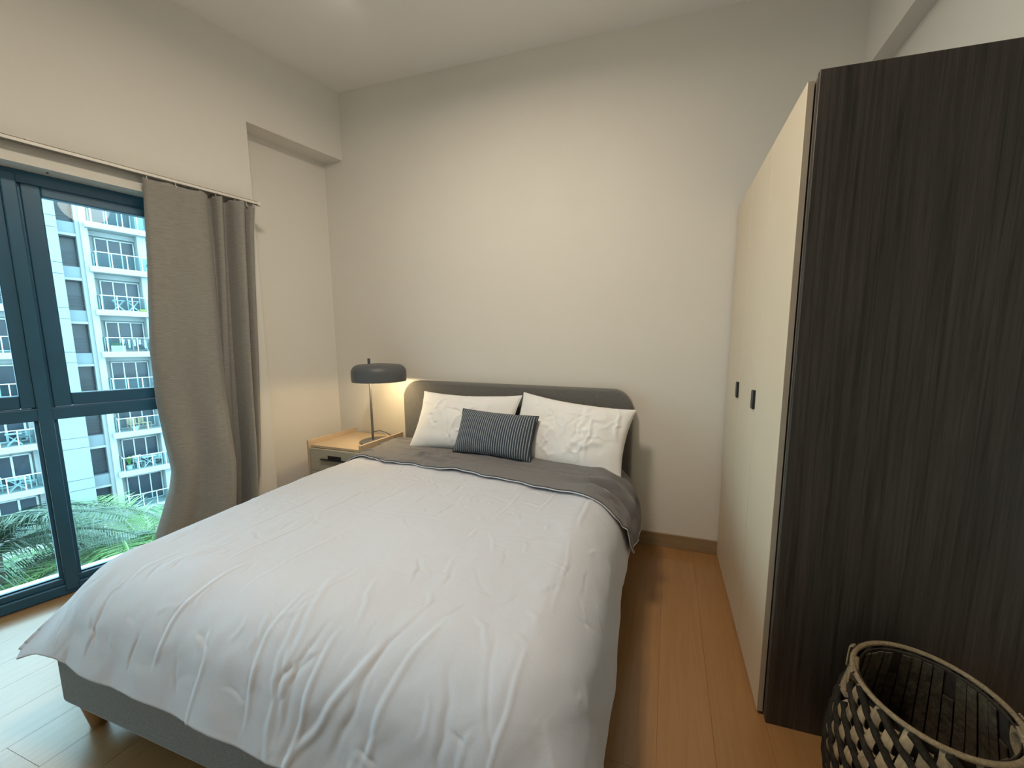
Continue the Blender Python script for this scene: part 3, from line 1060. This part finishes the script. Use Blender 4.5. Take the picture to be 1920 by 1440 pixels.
# ----------------------------------------------------------------------------
# NIGHTSTAND
# ----------------------------------------------------------------------------
ns = empty('nightstand', (0.245, -0.235, 0.0))
tag(ns, 'light oak nightstand with raised side lips between bed and window wall', 'nightstand')
NX, NYD = 0.243, 0.205
MB().box((-NX + 0.016, -NYD + 0.004, 0.585), (NX - 0.016, NYD, 0.603)).build('top', M['nightstand'], ns, bevel=0.0015)
MB().box((-NX, -NYD - 0.016, 0.0), (-NX + 0.016, NYD, 0.640)).build('side_panel', M['nightstand'], ns, bevel=0.0015)
MB().box((NX - 0.016, -NYD - 0.016, 0.0), (NX, NYD, 0.640)).build('side_panel', M['nightstand'], ns, bevel=0.0015)
MB().box((-NX + 0.016, NYD - 0.012, 0.04), (NX - 0.016, NYD, 0.585)).build('back_panel', M['nightstand'], ns)
MB().box((-NX + 0.016, -NYD + 0.02, 0.04), (NX - 0.016, NYD - 0.012, 0.058)).build('bottom', M['nightstand'], ns)
for z0, z1 in ((0.418, 0.582), (0.236, 0.414), (0.056, 0.232)):
    dr = MB().box((-NX + 0.019, -NYD - 0.010, z0), (NX - 0.019, -NYD + 0.010, z1)).build('drawer', M['drawer'], ns, bevel=0.0012)
    hz = (z0 + z1) / 2 + 0.010
    g = MB().box((-0.115, -NYD - 0.030, hz - 0.002), (0.115, -NYD - 0.009, hz + 0.004)).build('handle', M['black'], dr, bevel=0.001)
    g2 = MB().box((-0.060, -NYD - 0.0125, hz), (0.060, -NYD - 0.009, hz + 0.030))
    g2.build('handle_plate', M['black'], dr, bevel=0.001)

# ----------------------------------------------------------------------------
# TABLE LAMP
# ----------------------------------------------------------------------------
LX, LY = 0.365, -0.215
lamp = empty('table_lamp', (LX, LY, 0.603))
tag(lamp, 'grey metal table lamp with a domed drum shade on the nightstand', 'lamp')
MB().lathe([(0.0, 0), (0.112, 0), (0.116, 0.003), (0.116, 0.007), (0.111, 0.011), (0.0, 0.011)], 48, (0.034, 0, 0)).build('base', M['lamp'], lamp, smooth=40)
MB().lathe([(0.0082, 0.008), (0.0082, 0.628), (0.0, 0.628)], 16).build('stem', M['lamp'], lamp, smooth=40)
SHX, SHY, SHR = 0.118, -0.030, 0.182
def shade_prof(r0, hgt, t):
    pr = [(r0 * 0.985, 0.0), (r0, 0.02), (r0 * 1.0, hgt * 0.50)]
    for k in range(1, 9):
        a = k / 8 * PI / 2
        pr.append((r0 - 0.055 + 0.055 * math.cos(a), hgt * 0.50 + (hgt * 0.5 - 0.006) * math.sin(a)))
    pr.append((0.05, hgt))
    pr.append((0.0, hgt))
    return pr
mb = MB()
outer = shade_prof(SHR, 0.128, 0)
inner = [(r * 0.985, z - 0.003 if z > 0 else 0.0) for r, z in outer]
sh = MB().lathe(outer, 56, (SHX, SHY, 0.470)).build('lamp_shade', M['lamp'], lamp, smooth=50)
MB().lathe([(outer[0][0], 0.0)] + [(max(r - 0.003, 0), max(z - 0.003, 0)) for r, z in outer], 56, (SHX, SHY, 0.470)).build('shade_lining', M['lamp_in'], sh, smooth=50)
MB().lathe([(0.0, 0.585), (0.0095, 0.585), (0.0095, 0.632), (0.0, 0.632)], 16).build('finial', M['straw_dark'] if False else M['lamp'], lamp, smooth=40)
bu = MB().lathe([(0.0, -0.030), (0.018, -0.026), (0.027, -0.010), (0.028, 0.006), (0.018, 0.028), (0.012, 0.04), (0.0, 0.04)], 20, (SHX, SHY, 0.530)).build('bulb', M['bulb'], lamp, smooth=80)
MB().tube([(0.008, 0, 0.075), (0.05, 0.02, 0.080), (0.085, 0.045, 0.062), (0.115, 0.07, 0.030), (0.13, 0.10, 0.004)], 0.0028, 8).build('cord', M['cord'], lamp, smooth=80)
add_light('bedside_lamp_light', 'POINT', (LX + SHX, LY + SHY, 0.603 + 0.490), 4.6, (1.0, 0.74, 0.40), shadow_soft_size=0.03)

# ----------------------------------------------------------------------------
# WOVEN LAUNDRY BASKET
# ----------------------------------------------------------------------------
BX, BY, BH = 3.225, -1.330, 0.452
bk = empty('laundry_basket', (BX, BY, 0.0))
tag(bk, 'round woven straw basket with two loop handles beside the wardrobe', 'basket')
ba = math.atan2(-0.13, 0.29)      # handle axis
def brad(z):
    zz = [0.0, 0.03, 0.12, 0.20, 0.30, 0.38, 0.452]
    rr_ = [0.165, 0.178, 0.200, 0.204, 0.190, 0.174, 0.164]
    return float(np.interp(z, zz, rr_))
HOLE = 0.33            # half angle of the handle openings
def near_handle(a, m=HOLE):
    return abs(math.sin(a - ba)) < math.sin(m)
zs = list(np.linspace(0.0, 0.345, 12)) + [0.356, 0.385, 0.412, 0.440, BH - 0.004]
mb = MB()
NS = 64
for z in zs:
    for k in range(NS):
        a = 2 * PI * k / NS
        mb.v.append(((brad(z) - 0.013) * math.cos(a), (brad(z) - 0.013) * math.sin(a), z + (0.006 if z == 0 else 0)))
for q in range(len(zs) - 1):
    for k in range(NS):
        if zs[q] > 0.35 and zs[q] < 0.43 and near_handle(2 * PI * (k + 0.5) / NS, HOLE - 0.04): continue
        mb.f.append((q * NS + k, q * NS + (k + 1) % NS, (q + 1) * NS + (k + 1) % NS, (q + 1) * NS + k))
mb.f.append(tuple(range(NS - 1, -1, -1)))
shl = mb.build('inner_shell', M['basket_in'], bk, smooth=60)
so = shl.modifiers.new('solid', 'SOLIDIFY'); so.thickness = 0.002
# dark rush ropes run diagonally down the wall; pale straw pieces stand between them
NR, ROWS = 17, 7
rh = 0.436 / ROWS
SL = (2 * PI / NR) / rh             # angle a rope travels per unit of height
def strip_mesh(zc, hgt, lean):
    da = 2 * PI / (2 * NR) * 0.74
    vs, fs = [], []
    nu, nvv = 3, 6
    for jj in range(nvv):
        v = jj / (nvv - 1)
        bul = 0.0120 * math.sin(v * PI) ** 0.7 - 0.0050
        z = (v - 0.5) * hgt
        for ii in range(nu):
            a = (ii / (nu - 1) - 0.5) * da + lean * (v - 0.5)
            rr0 = brad(min(max(zc + z, 0.0), BH)) + bul + (0.0020 if ii == 1 else 0)
            vs.append((rr0 * math.cos(a), rr0 * math.sin(a), z))
    for jj in range(nvv - 1):
        for ii in range(nu - 1):
            q = jj * nu + ii
            fs.append((q, q + 1, q + nu + 1, q + nu))
    nb = len(vs)
    for (x_, y_, z_) in list(vs):
        r_ = math.hypot(x_, y_)
        vs.append((x_ * (r_ - 0.003) / r_, y_ * (r_ - 0.003) / r_, z_))
    for jj in range(nvv - 1):
        for ii in (0, nu - 1):
            q = jj * nu + ii
            fs.append((q, q + nu, nb + q + nu, nb + q) if ii == 0 else (q + nu, q, nb + q, nb + q + nu))
    m_ = MB()
    m_.add(vs, fs)
    return m_.mesh('strip', M['straw'], smooth=50)
for row in range(ROWS):
    for h in (0, 1):
        zc = (row + 0.5) * rh + (0.25 if h == 0 else -0.25) * rh * 0.9
        hg = rh * 1.02
        zc = min(max(zc, hg / 2 + 0.002), BH - 0.004 - hg / 2)
        me = strip_mesh(zc, hg, 0.045)
        for c in range(NR):
            # half way between two ropes at this height
            a = 2 * PI * (c + 0.5) / NR - SL * ((row + 0.5) * rh) + (0.25 if h else -0.25) * 2 * PI / NR
            if zc > 0.335 and near_handle(a): continue
            inst('strip', me, bk, (0, 0, zc), (0, 0, a))
for c in range(NR):
    seq, parts_ = [], []
    for q in range(60):
        z = 0.006 + (BH - 0.012) * q / 59
        a = 2 * PI * c / NR - SL * z
        if z > 0.352 and near_handle(a, HOLE - 0.02):
            if len(seq) > 2: parts_.append(seq)
            seq = []
            continue
        r_ = brad(z) + 0.0045 + 0.0015 * math.sin(q * 1.6 + c)
        seq.append((r_ * math.cos(a), r_ * math.sin(a), z))
    if len(seq) > 2: parts_.append(seq)
    for sq in parts_:
        MB().tube(sq, 0.0098, 6).build('weaver', M['straw_dark'], bk, smooth=70)
# staves of the lining seen inside
mb = MB()
for c in range(40):
    a = 2 * PI * c / 40
    ztop = 0.335 if near_handle(a) else (0.440 if (c * 7) % 5 else 0.36)
    zl = [0.02, 0.10, 0.18, 0.26, 0.32, ztop]
    o = len(mb.v)
    for z in zl:
        for d in (-0.068, 0.068):
            r_ = brad(z) - 0.0175 - (0.002 if c % 2 else 0)
            mb.v.append((r_ * math.cos(a + d), r_ * math.sin(a + d), z))
    for q in range(len(zl) - 1):
        mb.f.append((o + 2 * q, o + 2 * q + 1, o + 2 * q + 3, o + 2 * q + 2))
lin = mb.build('inner_staves', M['inner_straw'], bk)
lin['kind'] = 'stuff'
so = lin.modifiers.new('solid', 'SOLIDIFY'); so.thickness = 0.003
# rim: wrapped ring, lower between the handles at their openings
def rim_pt(a, dz=0.0, dr=0.0):
    r = brad(BH) + dr
    d = math.cos(2 * (a - ba))
    lift = 0.0
    return (r * math.cos(a), r * math.sin(a), BH + dz + lift)
MB().tube([rim_pt(2 * PI * k / 96) for k in range(96)], 0.0068, 8, closed=True).build('rim', M['straw_rim'], bk, smooth=70)
# wrapped handles: a loop on each end, below the rim
for sgn in (0, 1):
    a0 = ba + PI * sgn
    loop = []
    for k in range(40):
        q = 2 * PI * k / 40
        da = 0.30 * math.cos(q)
        z = BH - 0.053 + 0.048 * math.sin(q)
        r = brad(z) - 0.006
        loop.append((r * math.cos(a0 + da), r * math.sin(a0 + da), z))
    hd = MB().tube(loop, 0.0100, 8, closed=True).build('handle', M['straw_rim'], bk, smooth=70)
    # binding turns round the handle
    wrap = []
    for k in range(40 * 8):
        q = 2 * PI * k / (40 * 8)
        i0 = (k // 8) % 40
        p, p2 = Vector(loop[i0]), Vector(loop[(i0 + 1) % 40])
        p = p.lerp(p2, (k % 8) / 8)
        d = (p2 - Vector(loop[i0])).normalized()
        rad = Vector((math.cos(a0), math.sin(a0), 0))
        s = d.cross(rad).normalized()
        ph = k * 2 * PI / 5.0
        wrap.append(p + (rad * math.cos(ph) + s * math.sin(ph)) * 0.0102)
    MB().tube(wrap, 0.0022, 5, closed=True).build('binding', M['straw_rim'], hd, smooth=70)
    # knot ends
    mbk = MB()
    for da in (-0.31, 0.31):
        for k in range(3):
            q = a0 + da + (k - 1) * 0.035
            p = Vector(rim_pt(q, 0.0, 0.006))
            o = Vector((math.cos(q), math.sin(q), 0))
            mbk.tube([p + Vector((0, 0, 0.010)), p + o * 0.008 + Vector((0, 0, 0.003)), p + o * 0.010 - Vector((0, 0, 0.02)), p + o * 0.004 * (k + 1) - Vector((0, 0, 0.045 + 0.008 * k))], 0.0028, 6)
    mbk.build('knot', M['straw_rim'], hd, smooth=70)

# ----------------------------------------------------------------------------
# OUTSIDE: APARTMENT BLOCK
# ----------------------------------------------------------------------------
BD = -38.0
FP, ZTOP = 2.93, 9.20
GZ = -12.0
def ext(name, x, y, z):
    return empty(name, LF(x, y, z), TH)
apt = ext('apartment_building', BD, 1.5, GZ)
tag(apt, 'pale apartment block with stacked glass balconies across from the window', 'building')
def A(x, y, z):     # window-wall frame -> building local
    return (x - BD, y - 1.5, z - GZ)
WX = BD - 1.45       # plane of the balcony doors
def abox(name, a, b, mat, parent=apt, bevel=None):
    return MB().box(A(*a), A(*b)).build(name, M[mat], parent, bevel=bevel)
ZR = 16.5
abox('wall', (WX, 14, GZ), (WX - 6, -16, ZR), 'facade')
# blank column between the two bays, in stacked panels
abox('column_core', (BD - 0.08, 0.30, GZ), (WX, 1.80, ZR), 'facade_grey')
floors = list(range(-2, 8))
colp, cols = {}, {}
for k in floors:
    z = ZTOP - FP * k
    if z < GZ + 0.4: continue
    abox('column_panel', (BD, 0.27, z - 0.02), (BD - 0.10, 1.84, z - 0.70), 'facade_blue')
    abox('column_panel', (BD, 0.27, z - 0.74), (BD - 0.10, 1.84, z - FP + 0.02), 'facade_blue')
# pilasters
abox('pilaster', (BD - 0.25, 2.78, GZ), (WX, 3.10, ZR), 'facade', bevel=0.03)
abox('pilaster', (BD - 0.55, 2.62, GZ), (WX, 2.78, ZR), 'facade')
abox('shade_face', (BD - 0.60, 2.60, GZ), (WX, 2.62, ZR), 'facade_grey')  # thin grey sheet, puts the shade of the pilaster's side into colour
abox('pilaster', (BD - 0.35, 5.28, GZ), (WX, 5.72, ZR), 'facade', bevel=0.03)
abox('pilaster', (BD - 0.45, -0.10, GZ), (WX, 0.27, ZR), 'facade')
abox('pilaster', (BD - 0.9, -0.34, GZ), (WX, -0.12, ZR), 'facade')
def hframe(name, y0, y1, z0, z1, x, divs, th=0.07, parent=apt):
    f = MB()
    f.box(A(x, y0, z0), A(x - 0.1, y0 + th, z1)); f.box(A(x, y1 - th, z0), A(x - 0.1, y1, z1))
    f.box(A(x, y0, z0), A(x - 0.1, y1, z0 + th)); f.box(A(x, y0, z1 - th), A(x - 0.1, y1, z1))
    for d in divs:
        f.box(A(x, d - th / 2, z0), A(x - 0.1, d + th / 2, z1))
    fo = f.build(name, M['rail_metal'], parent)
    ed = [y0 + th] + [v for d in divs for v in (d - th / 2, d + th / 2)] + [y1 - th]
    for q in range(0, len(ed), 2):
        MB().box(A(x - 0.05, ed[q], z0 + th), A(x - 0.06, ed[q + 1], z1 - th)).build('pane', M['facade_glass'], fo)
    return fo
def railing(y0, y1, z, xf, skip_left=False):
    f = MB()
    top = z + 1.02
    f.box(A(xf + 0.02, y0, top - 0.05), A(xf - 0.04, y1, top))
    ys = np.linspace(y0 + 0.02, y1 - 0.02, int((y1 - y0) / 0.72) + 2)
    for y in ys:
        f.box(A(xf, y - 0.022, z), A(xf - 0.04, y + 0.022, top))
    for ye in (y0, y1):
        f.box(A(xf, ye - 0.025, top - 0.05), A(WX, ye + 0.025, top))
        f.box(A(xf - 0.75, ye - 0.03, z), A(xf - 0.79, ye + 0.03, top))
    fo = f.build('railing', M['rail_metal'], apt)
    MB().box(A(xf - 0.015, y0, z + 0.06), A(xf - 0.025, y1, top - 0.07)).build('rail_glass', M['rail_glass'], fo)
    for ye in (y0, y1):
        MB().box(A(xf - 0.03, ye - 0.005, z + 0.06), A(WX, ye + 0.005, top - 0.07)).build('rail_glass', M['rail_glass'], fo)
XF = BD + 0.10
for k in floors:
    z = ZTOP - FP * k
    if z < GZ + 0.4: continue
    # right bay
    abox('balcony_slab', (BD + 0.22, 2.93, z - 0.40), (WX, 7.6, z), 'facade', bevel=0.03)
    railing(3.22, 7.45, z, XF)
    hframe('balcony_door', 3.42, 5.26, z + 0.04, z + 2.14, WX + 0.12, [4.02, 4.62], 0.06)
    abox('header', (WX + 0.35, 3.14, z + 2.22), (WX, 5.30, z + FP - 0.40), 'facade')
    hframe('window_frame', 6.0, 7.2, z + 0.5, z + 2.1, WX + 0.12, [6.6], 0.07)
    # left bay
    abox('balcony_slab', (BD + 0.22, -6.2, z - 0.40), (WX, 0.02, z), 'facade', bevel=0.03)
    railing(-6.0, -0.16, z, XF)
    hframe('balcony_door', -3.36, -0.42, z + 0.04, z + 2.14, WX + 0.12, [-2.62, -1.89, -1.16], 0.09)
    abox('header', (WX + 0.35, -6.0, z + 2.22), (WX, -0.38, z + FP - 0.40), 'facade')
    hframe('window_frame', -5.6, -4.2, z + 0.5, z + 2.1, WX + 0.12, [-4.9], 0.07)
    # service recess between column and pilaster
    abox('spandrel', (BD - 0.75, 1.84, z - 0.88), (WX, 2.60, z - 0.10), 'facade_blue')
    abox('recess_sill', (BD - 0.55, 1.84, z - 1.02), (WX, 2.60, z - 0.86), 'facade')
    MB().box(A(WX + 0.16, 1.86, z - 0.10), A(WX + 0.10, 2.58, z + FP - 1.02)).build('pane', M['facade_glass'], apt)
    rl = MB()
    for q in range(4):
        rl.box(A(BD - 0.80, 1.86, z + 0.20 + q * 0.22), A(BD - 0.83, 2.58, z + 0.225 + q * 0.22))
    rl.build('recess_rail', M['gasket'], apt)

# ground
gd = struct(MB().box((-75, -60, GZ - 0.3), (-0.33, 70, GZ)).build('ground', M['paving']))
gd.rotation_euler.z = TH
# low wall of our own building below the ledge
lw = struct(MB().box((-0.33, 4.0, GZ), (-0.36, -8.0, -0.30)).build('trim_1', M['ledge']))
lw.rotation_euler.z = TH

# balcony furniture --------------------------------------------------------
def zfl(k):
    return ZTOP - FP * k
def chair(y, k, rz, mat, label, x=BD - 0.55, s=1.0):
    c = empty('patio_chair', LF(x, y, zfl(k)), TH + rz)
    tag(c, label, 'chair', 'chairs on the balconies opposite')
    MB().box((-0.24 * s, -0.24 * s, 0.42), (0.24 * s, 0.24 * s, 0.46)).build('seat', M[mat], c, bevel=0.01)
    b = MB()
    for q in range(4):
        b.bar((-0.24 + 0.0 * q, -0.20, 0.54 + q * 0.11), (-0.24, 0.20, 0.54 + q * 0.11), 0.03, 0.06)
    b.build('backrest', M[mat], c)
    for lx in (-0.22, 0.22):
        for ly in (-0.21, 0.21):
            MB().bar((lx, ly, 0), (lx * (1.0 if lx > 0 else 1.05), ly, 0.44 if lx > 0 else 0.92), 0.04).build('leg', M[mat], c)
    return c
def table(y, k, label, x=BD - 0.5, w=0.35, mat='furn_white'):
    t = empty('patio_table', LF(x, y, zfl(k)), TH)
    tag(t, label, 'table', 'tables on the balconies opposite')
    MB().box((-w, -w, 0.70), (w, w, 0.74)).build('tabletop', M[mat], t, bevel=0.01)
    for sx in (-1, 1):
        MB().bar((sx * w * 0.8, -w * 0.9, 0), (-sx * w * 0.2, w * 0.9, 0.70), 0.04).build('leg', M[mat], t)
        MB().bar((sx * w * 0.8, w * 0.9, 0), (-sx * w * 0.2, -w * 0.9, 0.70), 0.04).build('leg', M[mat], t)
    return t
def pot_plant(y, k, hgt, mat, label, x=BD - 0.45, seed=1, spread=0.35, n=34):
    r = random.Random(seed)
    t = empty('potted_plant', LF(x, y, zfl(k)), TH)
    tag(t, label, 'plant', 'potted plants on the balconies opposite')
    MB().lathe([(0.0, 0), (0.13, 0), (0.18, 0.30), (0.15, 0.30), (0.14, 0.26), (0, 0.26)], 14).build('pot', M['pot'], t, smooth=40)
    mb = MB()
    for _ in range(n):
        a = r.uniform(0, 2 * PI)
        l = r.uniform(0.5, 1.0)
        tip = Vector((math.cos(a) * spread * l, math.sin(a) * spread * l, 0.28 + hgt * r.uniform(0.45, 1.0)))
        mid = Vector((tip.x * 0.45, tip.y * 0.45, 0.28 + (tip.z - 0.28) * 0.75))
        base = Vector((0, 0, 0.27))
        s = Vector((-math.sin(a), math.cos(a), 0)) * 0.045
        mb.add([base - s * 0.4, base + s * 0.4, mid + s, mid - s, tip], [(0, 1, 2, 3), (3, 2, 4)])
    lv = mb.build('foliage', M[mat], t)
    lv['kind'] = 'stuff'
    return t
# floors counted from the top balcony in view: k=0..5
chair(4.05, 6, 0.3, 'furn_white', 'white slatted chair left of the white table on the lower right-hand balcony')
chair(5.05, 6, PI - 0.3, 'furn_white', 'white slatted chair right of the white table on the lower right-hand balcony')
table(4.55, 6, 'white folding table between two white chairs on the lower right-hand balcony')
pot_plant(3.55, 6, 0.75, 'plant_light', 'small yellow-green potted plant at the corner of the balcony with white chairs', seed=2)
pot_plant(5.85, 6, 1.1, 'plant', 'tall leafy potted plant at the curtain end of the balcony with white chairs', seed=3, spread=0.5, n=50)
chair(4.00, 5, 0.2, 'furn_wood', 'wooden folding chair nearer the corner of the balcony below the transom')
chair(4.60, 5, 0.9, 'furn_wood', 'wooden folding chair nearer the curtain on the balcony below the transom')
pot_plant(5.72, 5, 0.95, 'plant', 'bushy green potted plant beside the wooden folding chairs', seed=4, spread=0.4)
pot_plant(4.05, 5, 0.1, 'plant', 'small white pot by the railing in front of the wooden chairs', x=BD - 0.22, seed=5, spread=0.1, n=8)
table(4.05, 2, 'white side table nearer the corner on the balcony with the yellow cushion', w=0.28)
table(4.75, 2, 'white side table next to the yellow lounge cushion', w=0.28)
yc = empty('lounge_cushion', LF(BD - 0.35, 5.35, zfl(2)), TH)
tag(yc, 'yellow lounge cushion lying on a balcony opposite', 'cushion')
MB().box((-0.25, -0.38, 0.02), (0.25, 0.38, 0.18)).build('pad', M['yellow'], yc, bevel=0.07, seg=4)
MB().box((-0.2, 0.20, 0.16), (0.2, 0.36, 0.26)).build('headrest', M['yellow'], yc, bevel=0.04, seg=3)
# laundry rack on k=3
lr = empty('drying_rack', LF(BD - 0.5, 4.55, zfl(3)), TH)
tag(lr, 'clothes drying rack hung with dark and pale laundry on a balcony opposite', 'drying rack')
fr = MB()
for yy in (-0.62, 0.62):
    fr.bar((-0.25, yy, 0), (0.25, yy, 0.86), 0.03).bar((0.25, yy, 0), (-0.25, yy, 0.86), 0.03)
for xx in (-0.25, 0.0, 0.25):
    fr.bar((xx, -0.65, 0.86), (xx, 0.65, 0.86), 0.025)
fr.build('frame', M['furn_white'], lr)
for q in range(9):
    yy = -0.58 + q * 0.13
    MB().box((0.235, yy, 0.86 - 0.35 - 0.25 * ((q * 7) % 3) / 2), (0.265, yy + 0.10, 0.875)).build('garment', M['cloth_dark' if q % 2 else 'cloth_pale'], lr)
px_ = empty('planter_box', LF(BD - 0.25, 3.75, zfl(3)), TH)
tag(px_, 'white planter box with small shrubs left of the laundry rack', 'planter')
MB().box((-0.12, -0.33, 0), (0.12, 0.33, 0.42)).build('box', M['furn_white'], px_, bevel=0.01)
sb = MB()
r = random.Random(3)
for _ in range(40):
    p = Vector((r.uniform(-.1, .1), r.uniform(-.3, .3), 0.42)); q = p + Vector((r.uniform(-.1, .1), r.uniform(-.1, .1), r.uniform(.1, .25)))
    sb.bar(p, q, 0.03, 0.012)
sb.build('shrub', M['plant'], px_)['kind'] = 'stuff'
pot_plant(5.75, 3, 0.8, 'plant', 'dark green potted plant right of the laundry rack', seed=7, spread=0.35)
pot_plant(5.70, 1, 0.35, 'plant', 'spiky potted plant on the second balcony from the top', seed=8, spread=0.3, n=18)
# left bay
table(-1.10, 6, 'white table with a bowl on the lower balcony seen past the mullion', x=BD - 0.5)
chair(-0.70, 6, PI - 0.5, 'furn_white', 'white chair pulled up to the table with the bowl')
bw = MB().lathe([(0.0, 0.0), (0.07, 0.0), (0.10, 0.09), (0.085, 0.13), (0.0, 0.15)], 16).build('bowl', M['furn_white'], None, smooth=60)
bw.location = LF(BD - 0.5, -1.12, zfl(6) + 0.74); bw.rotation_euler.z = TH
tag(bw, 'white lidded bowl on a balcony table opposite', 'bowl')
chair(-1.75, 6, 0.4, 'furn_white', 'white chair cut by the photo edge on the lower balcony past the mullion')
table(-0.95, 5, 'white table on the balcony just below the transom past the mullion', w=0.3)
chair(-0.55, 5, PI - 0.2, 'facade_grey', 'grey lounge chair in the corner of the balcony past the mullion')

# ----------------------------------------------------------------------------
# PALMS
# ----------------------------------------------------------------------------
def frond_mesh(name, length, mat, seed, droop=1.0):
    r = random.Random(seed)
    mb = MB()
    n = 16
    pts = []
    for k in range(n + 1):
        t = k / n
        xx = length * (t - 0.10 * t * t * droop)
        zz = length * (0.52 * t - 0.95 * droop * t * t * 0.85)
        pts.append(Vector((xx, 0.05 * math.sin(t * 3 + seed), zz)))
    mb.tube(pts, [0.020 * (1 - 0.8 * k / n) for k in range(n + 1)], 4)
    nl = 62
    for k in range(3, nl):
        t = k / nl
        f = t * n
        i = min(int(f), n - 1)
        p = pts[i].lerp(pts[i + 1], f - i)
        d = (pts[i + 1] - pts[i]).normalized()
        ll = length * 0.36 * math.sin(PI * min(0.10 + 0.86 * t, 1)) ** 0.7 * r.uniform(0.75, 1.1)
        for sd in (-1, 1):
            side = Vector((0, sd, 0))
            out = (side * 0.80 + d * 0.62 + Vector((0, 0, 0.25 * r.uniform(0.2, 1)))).normalized()
            w = d * 0.0052
            p1 = p + out * ll * 0.5 + Vector((0, 0, -0.05 * ll))
            p2 = p + out * ll * 0.95 + Vector((0, 0, -0.48 * ll * droop * r.uniform(0.6, 1.2)))
            mb.add([p - w * 0.6, p + w * 0.6, p1 + w, p1 - w, p2], [(0, 1, 2, 3), (3, 2, 4)])
    return mb.mesh(name, mat)
FM = {}
for mname in ('palm', 'palm_bright', 'palm_dark'):
    FM[mname] = [frond_mesh('frond', 1.0, M[mname], 10 + q, 0.8 + 0.18 * q) for q in range(4)]
def palm(x, y, z, size, mat, label, seed, nf=15):
    r = random.Random(seed)
    t = empty('palm_tree', LF(x, y, GZ), TH)
    tag(t, label, 'palm', 'palms outside the window')
    mb = MB()
    hh = z - GZ
    prof = []
    for k in range(14):
        q = k / 13
        prof.append((0.13 - 0.04 * q + (0.012 if k % 2 else 0), hh * q))
    mb.lathe(prof, 10, cap0=True, cap1=True)
    mb.build('trunk', M['trunk'], t, smooth=60)
    for k in range(nf):
        a = 2 * PI * k / nf * 2.4 + r.uniform(-0.25, 0.25)
        up = r.uniform(-0.55, 0.75)
        s = size * r.uniform(0.85, 1.12)
        o = inst('frond', FM[mat][k % 4], t, (0.05 * math.cos(a), 0.05 * math.sin(a), hh), (0, -up, a))
        o.scale = (s, s, s)
    return t
palm(-8.0, -0.30, -3.15, 2.2, 'palm_bright', 'bright green feathery palm beyond the right-hand lower pane', 1, 20)
palm(-8.4, -1.85, -2.35, 2.2, 'palm_dark', 'dark drooping palm cut by the photo edge past the mullion', 2, 18)
palm(-7.4, -2.0, -3.25, 2.0, 'palm_dark', 'low dusky palm in front of the dark drooping one', 3, 18)
palm(-12.0, 2.1, -4.6, 2.6, 'palm', 'mid green palm half hidden by the curtain', 4, 18)
palm(-5.0, -2.5, -2.7, 1.6, 'palm_dark', 'nearest palm, just below the white ledge', 5, 18)
palm(-6.4, 0.2, -3.55, 1.7, 'palm', 'green palm below the ledge under the right-hand lower pane', 6, 20)
palm(-10.8, -2.4, -3.9, 2.5, 'palm', 'mid green palm behind the dark drooping one', 7, 18)
palm(-13.5, -0.6, -4.9, 2.6, 'palm', 'farthest palm, in front of the blank column', 8, 18)
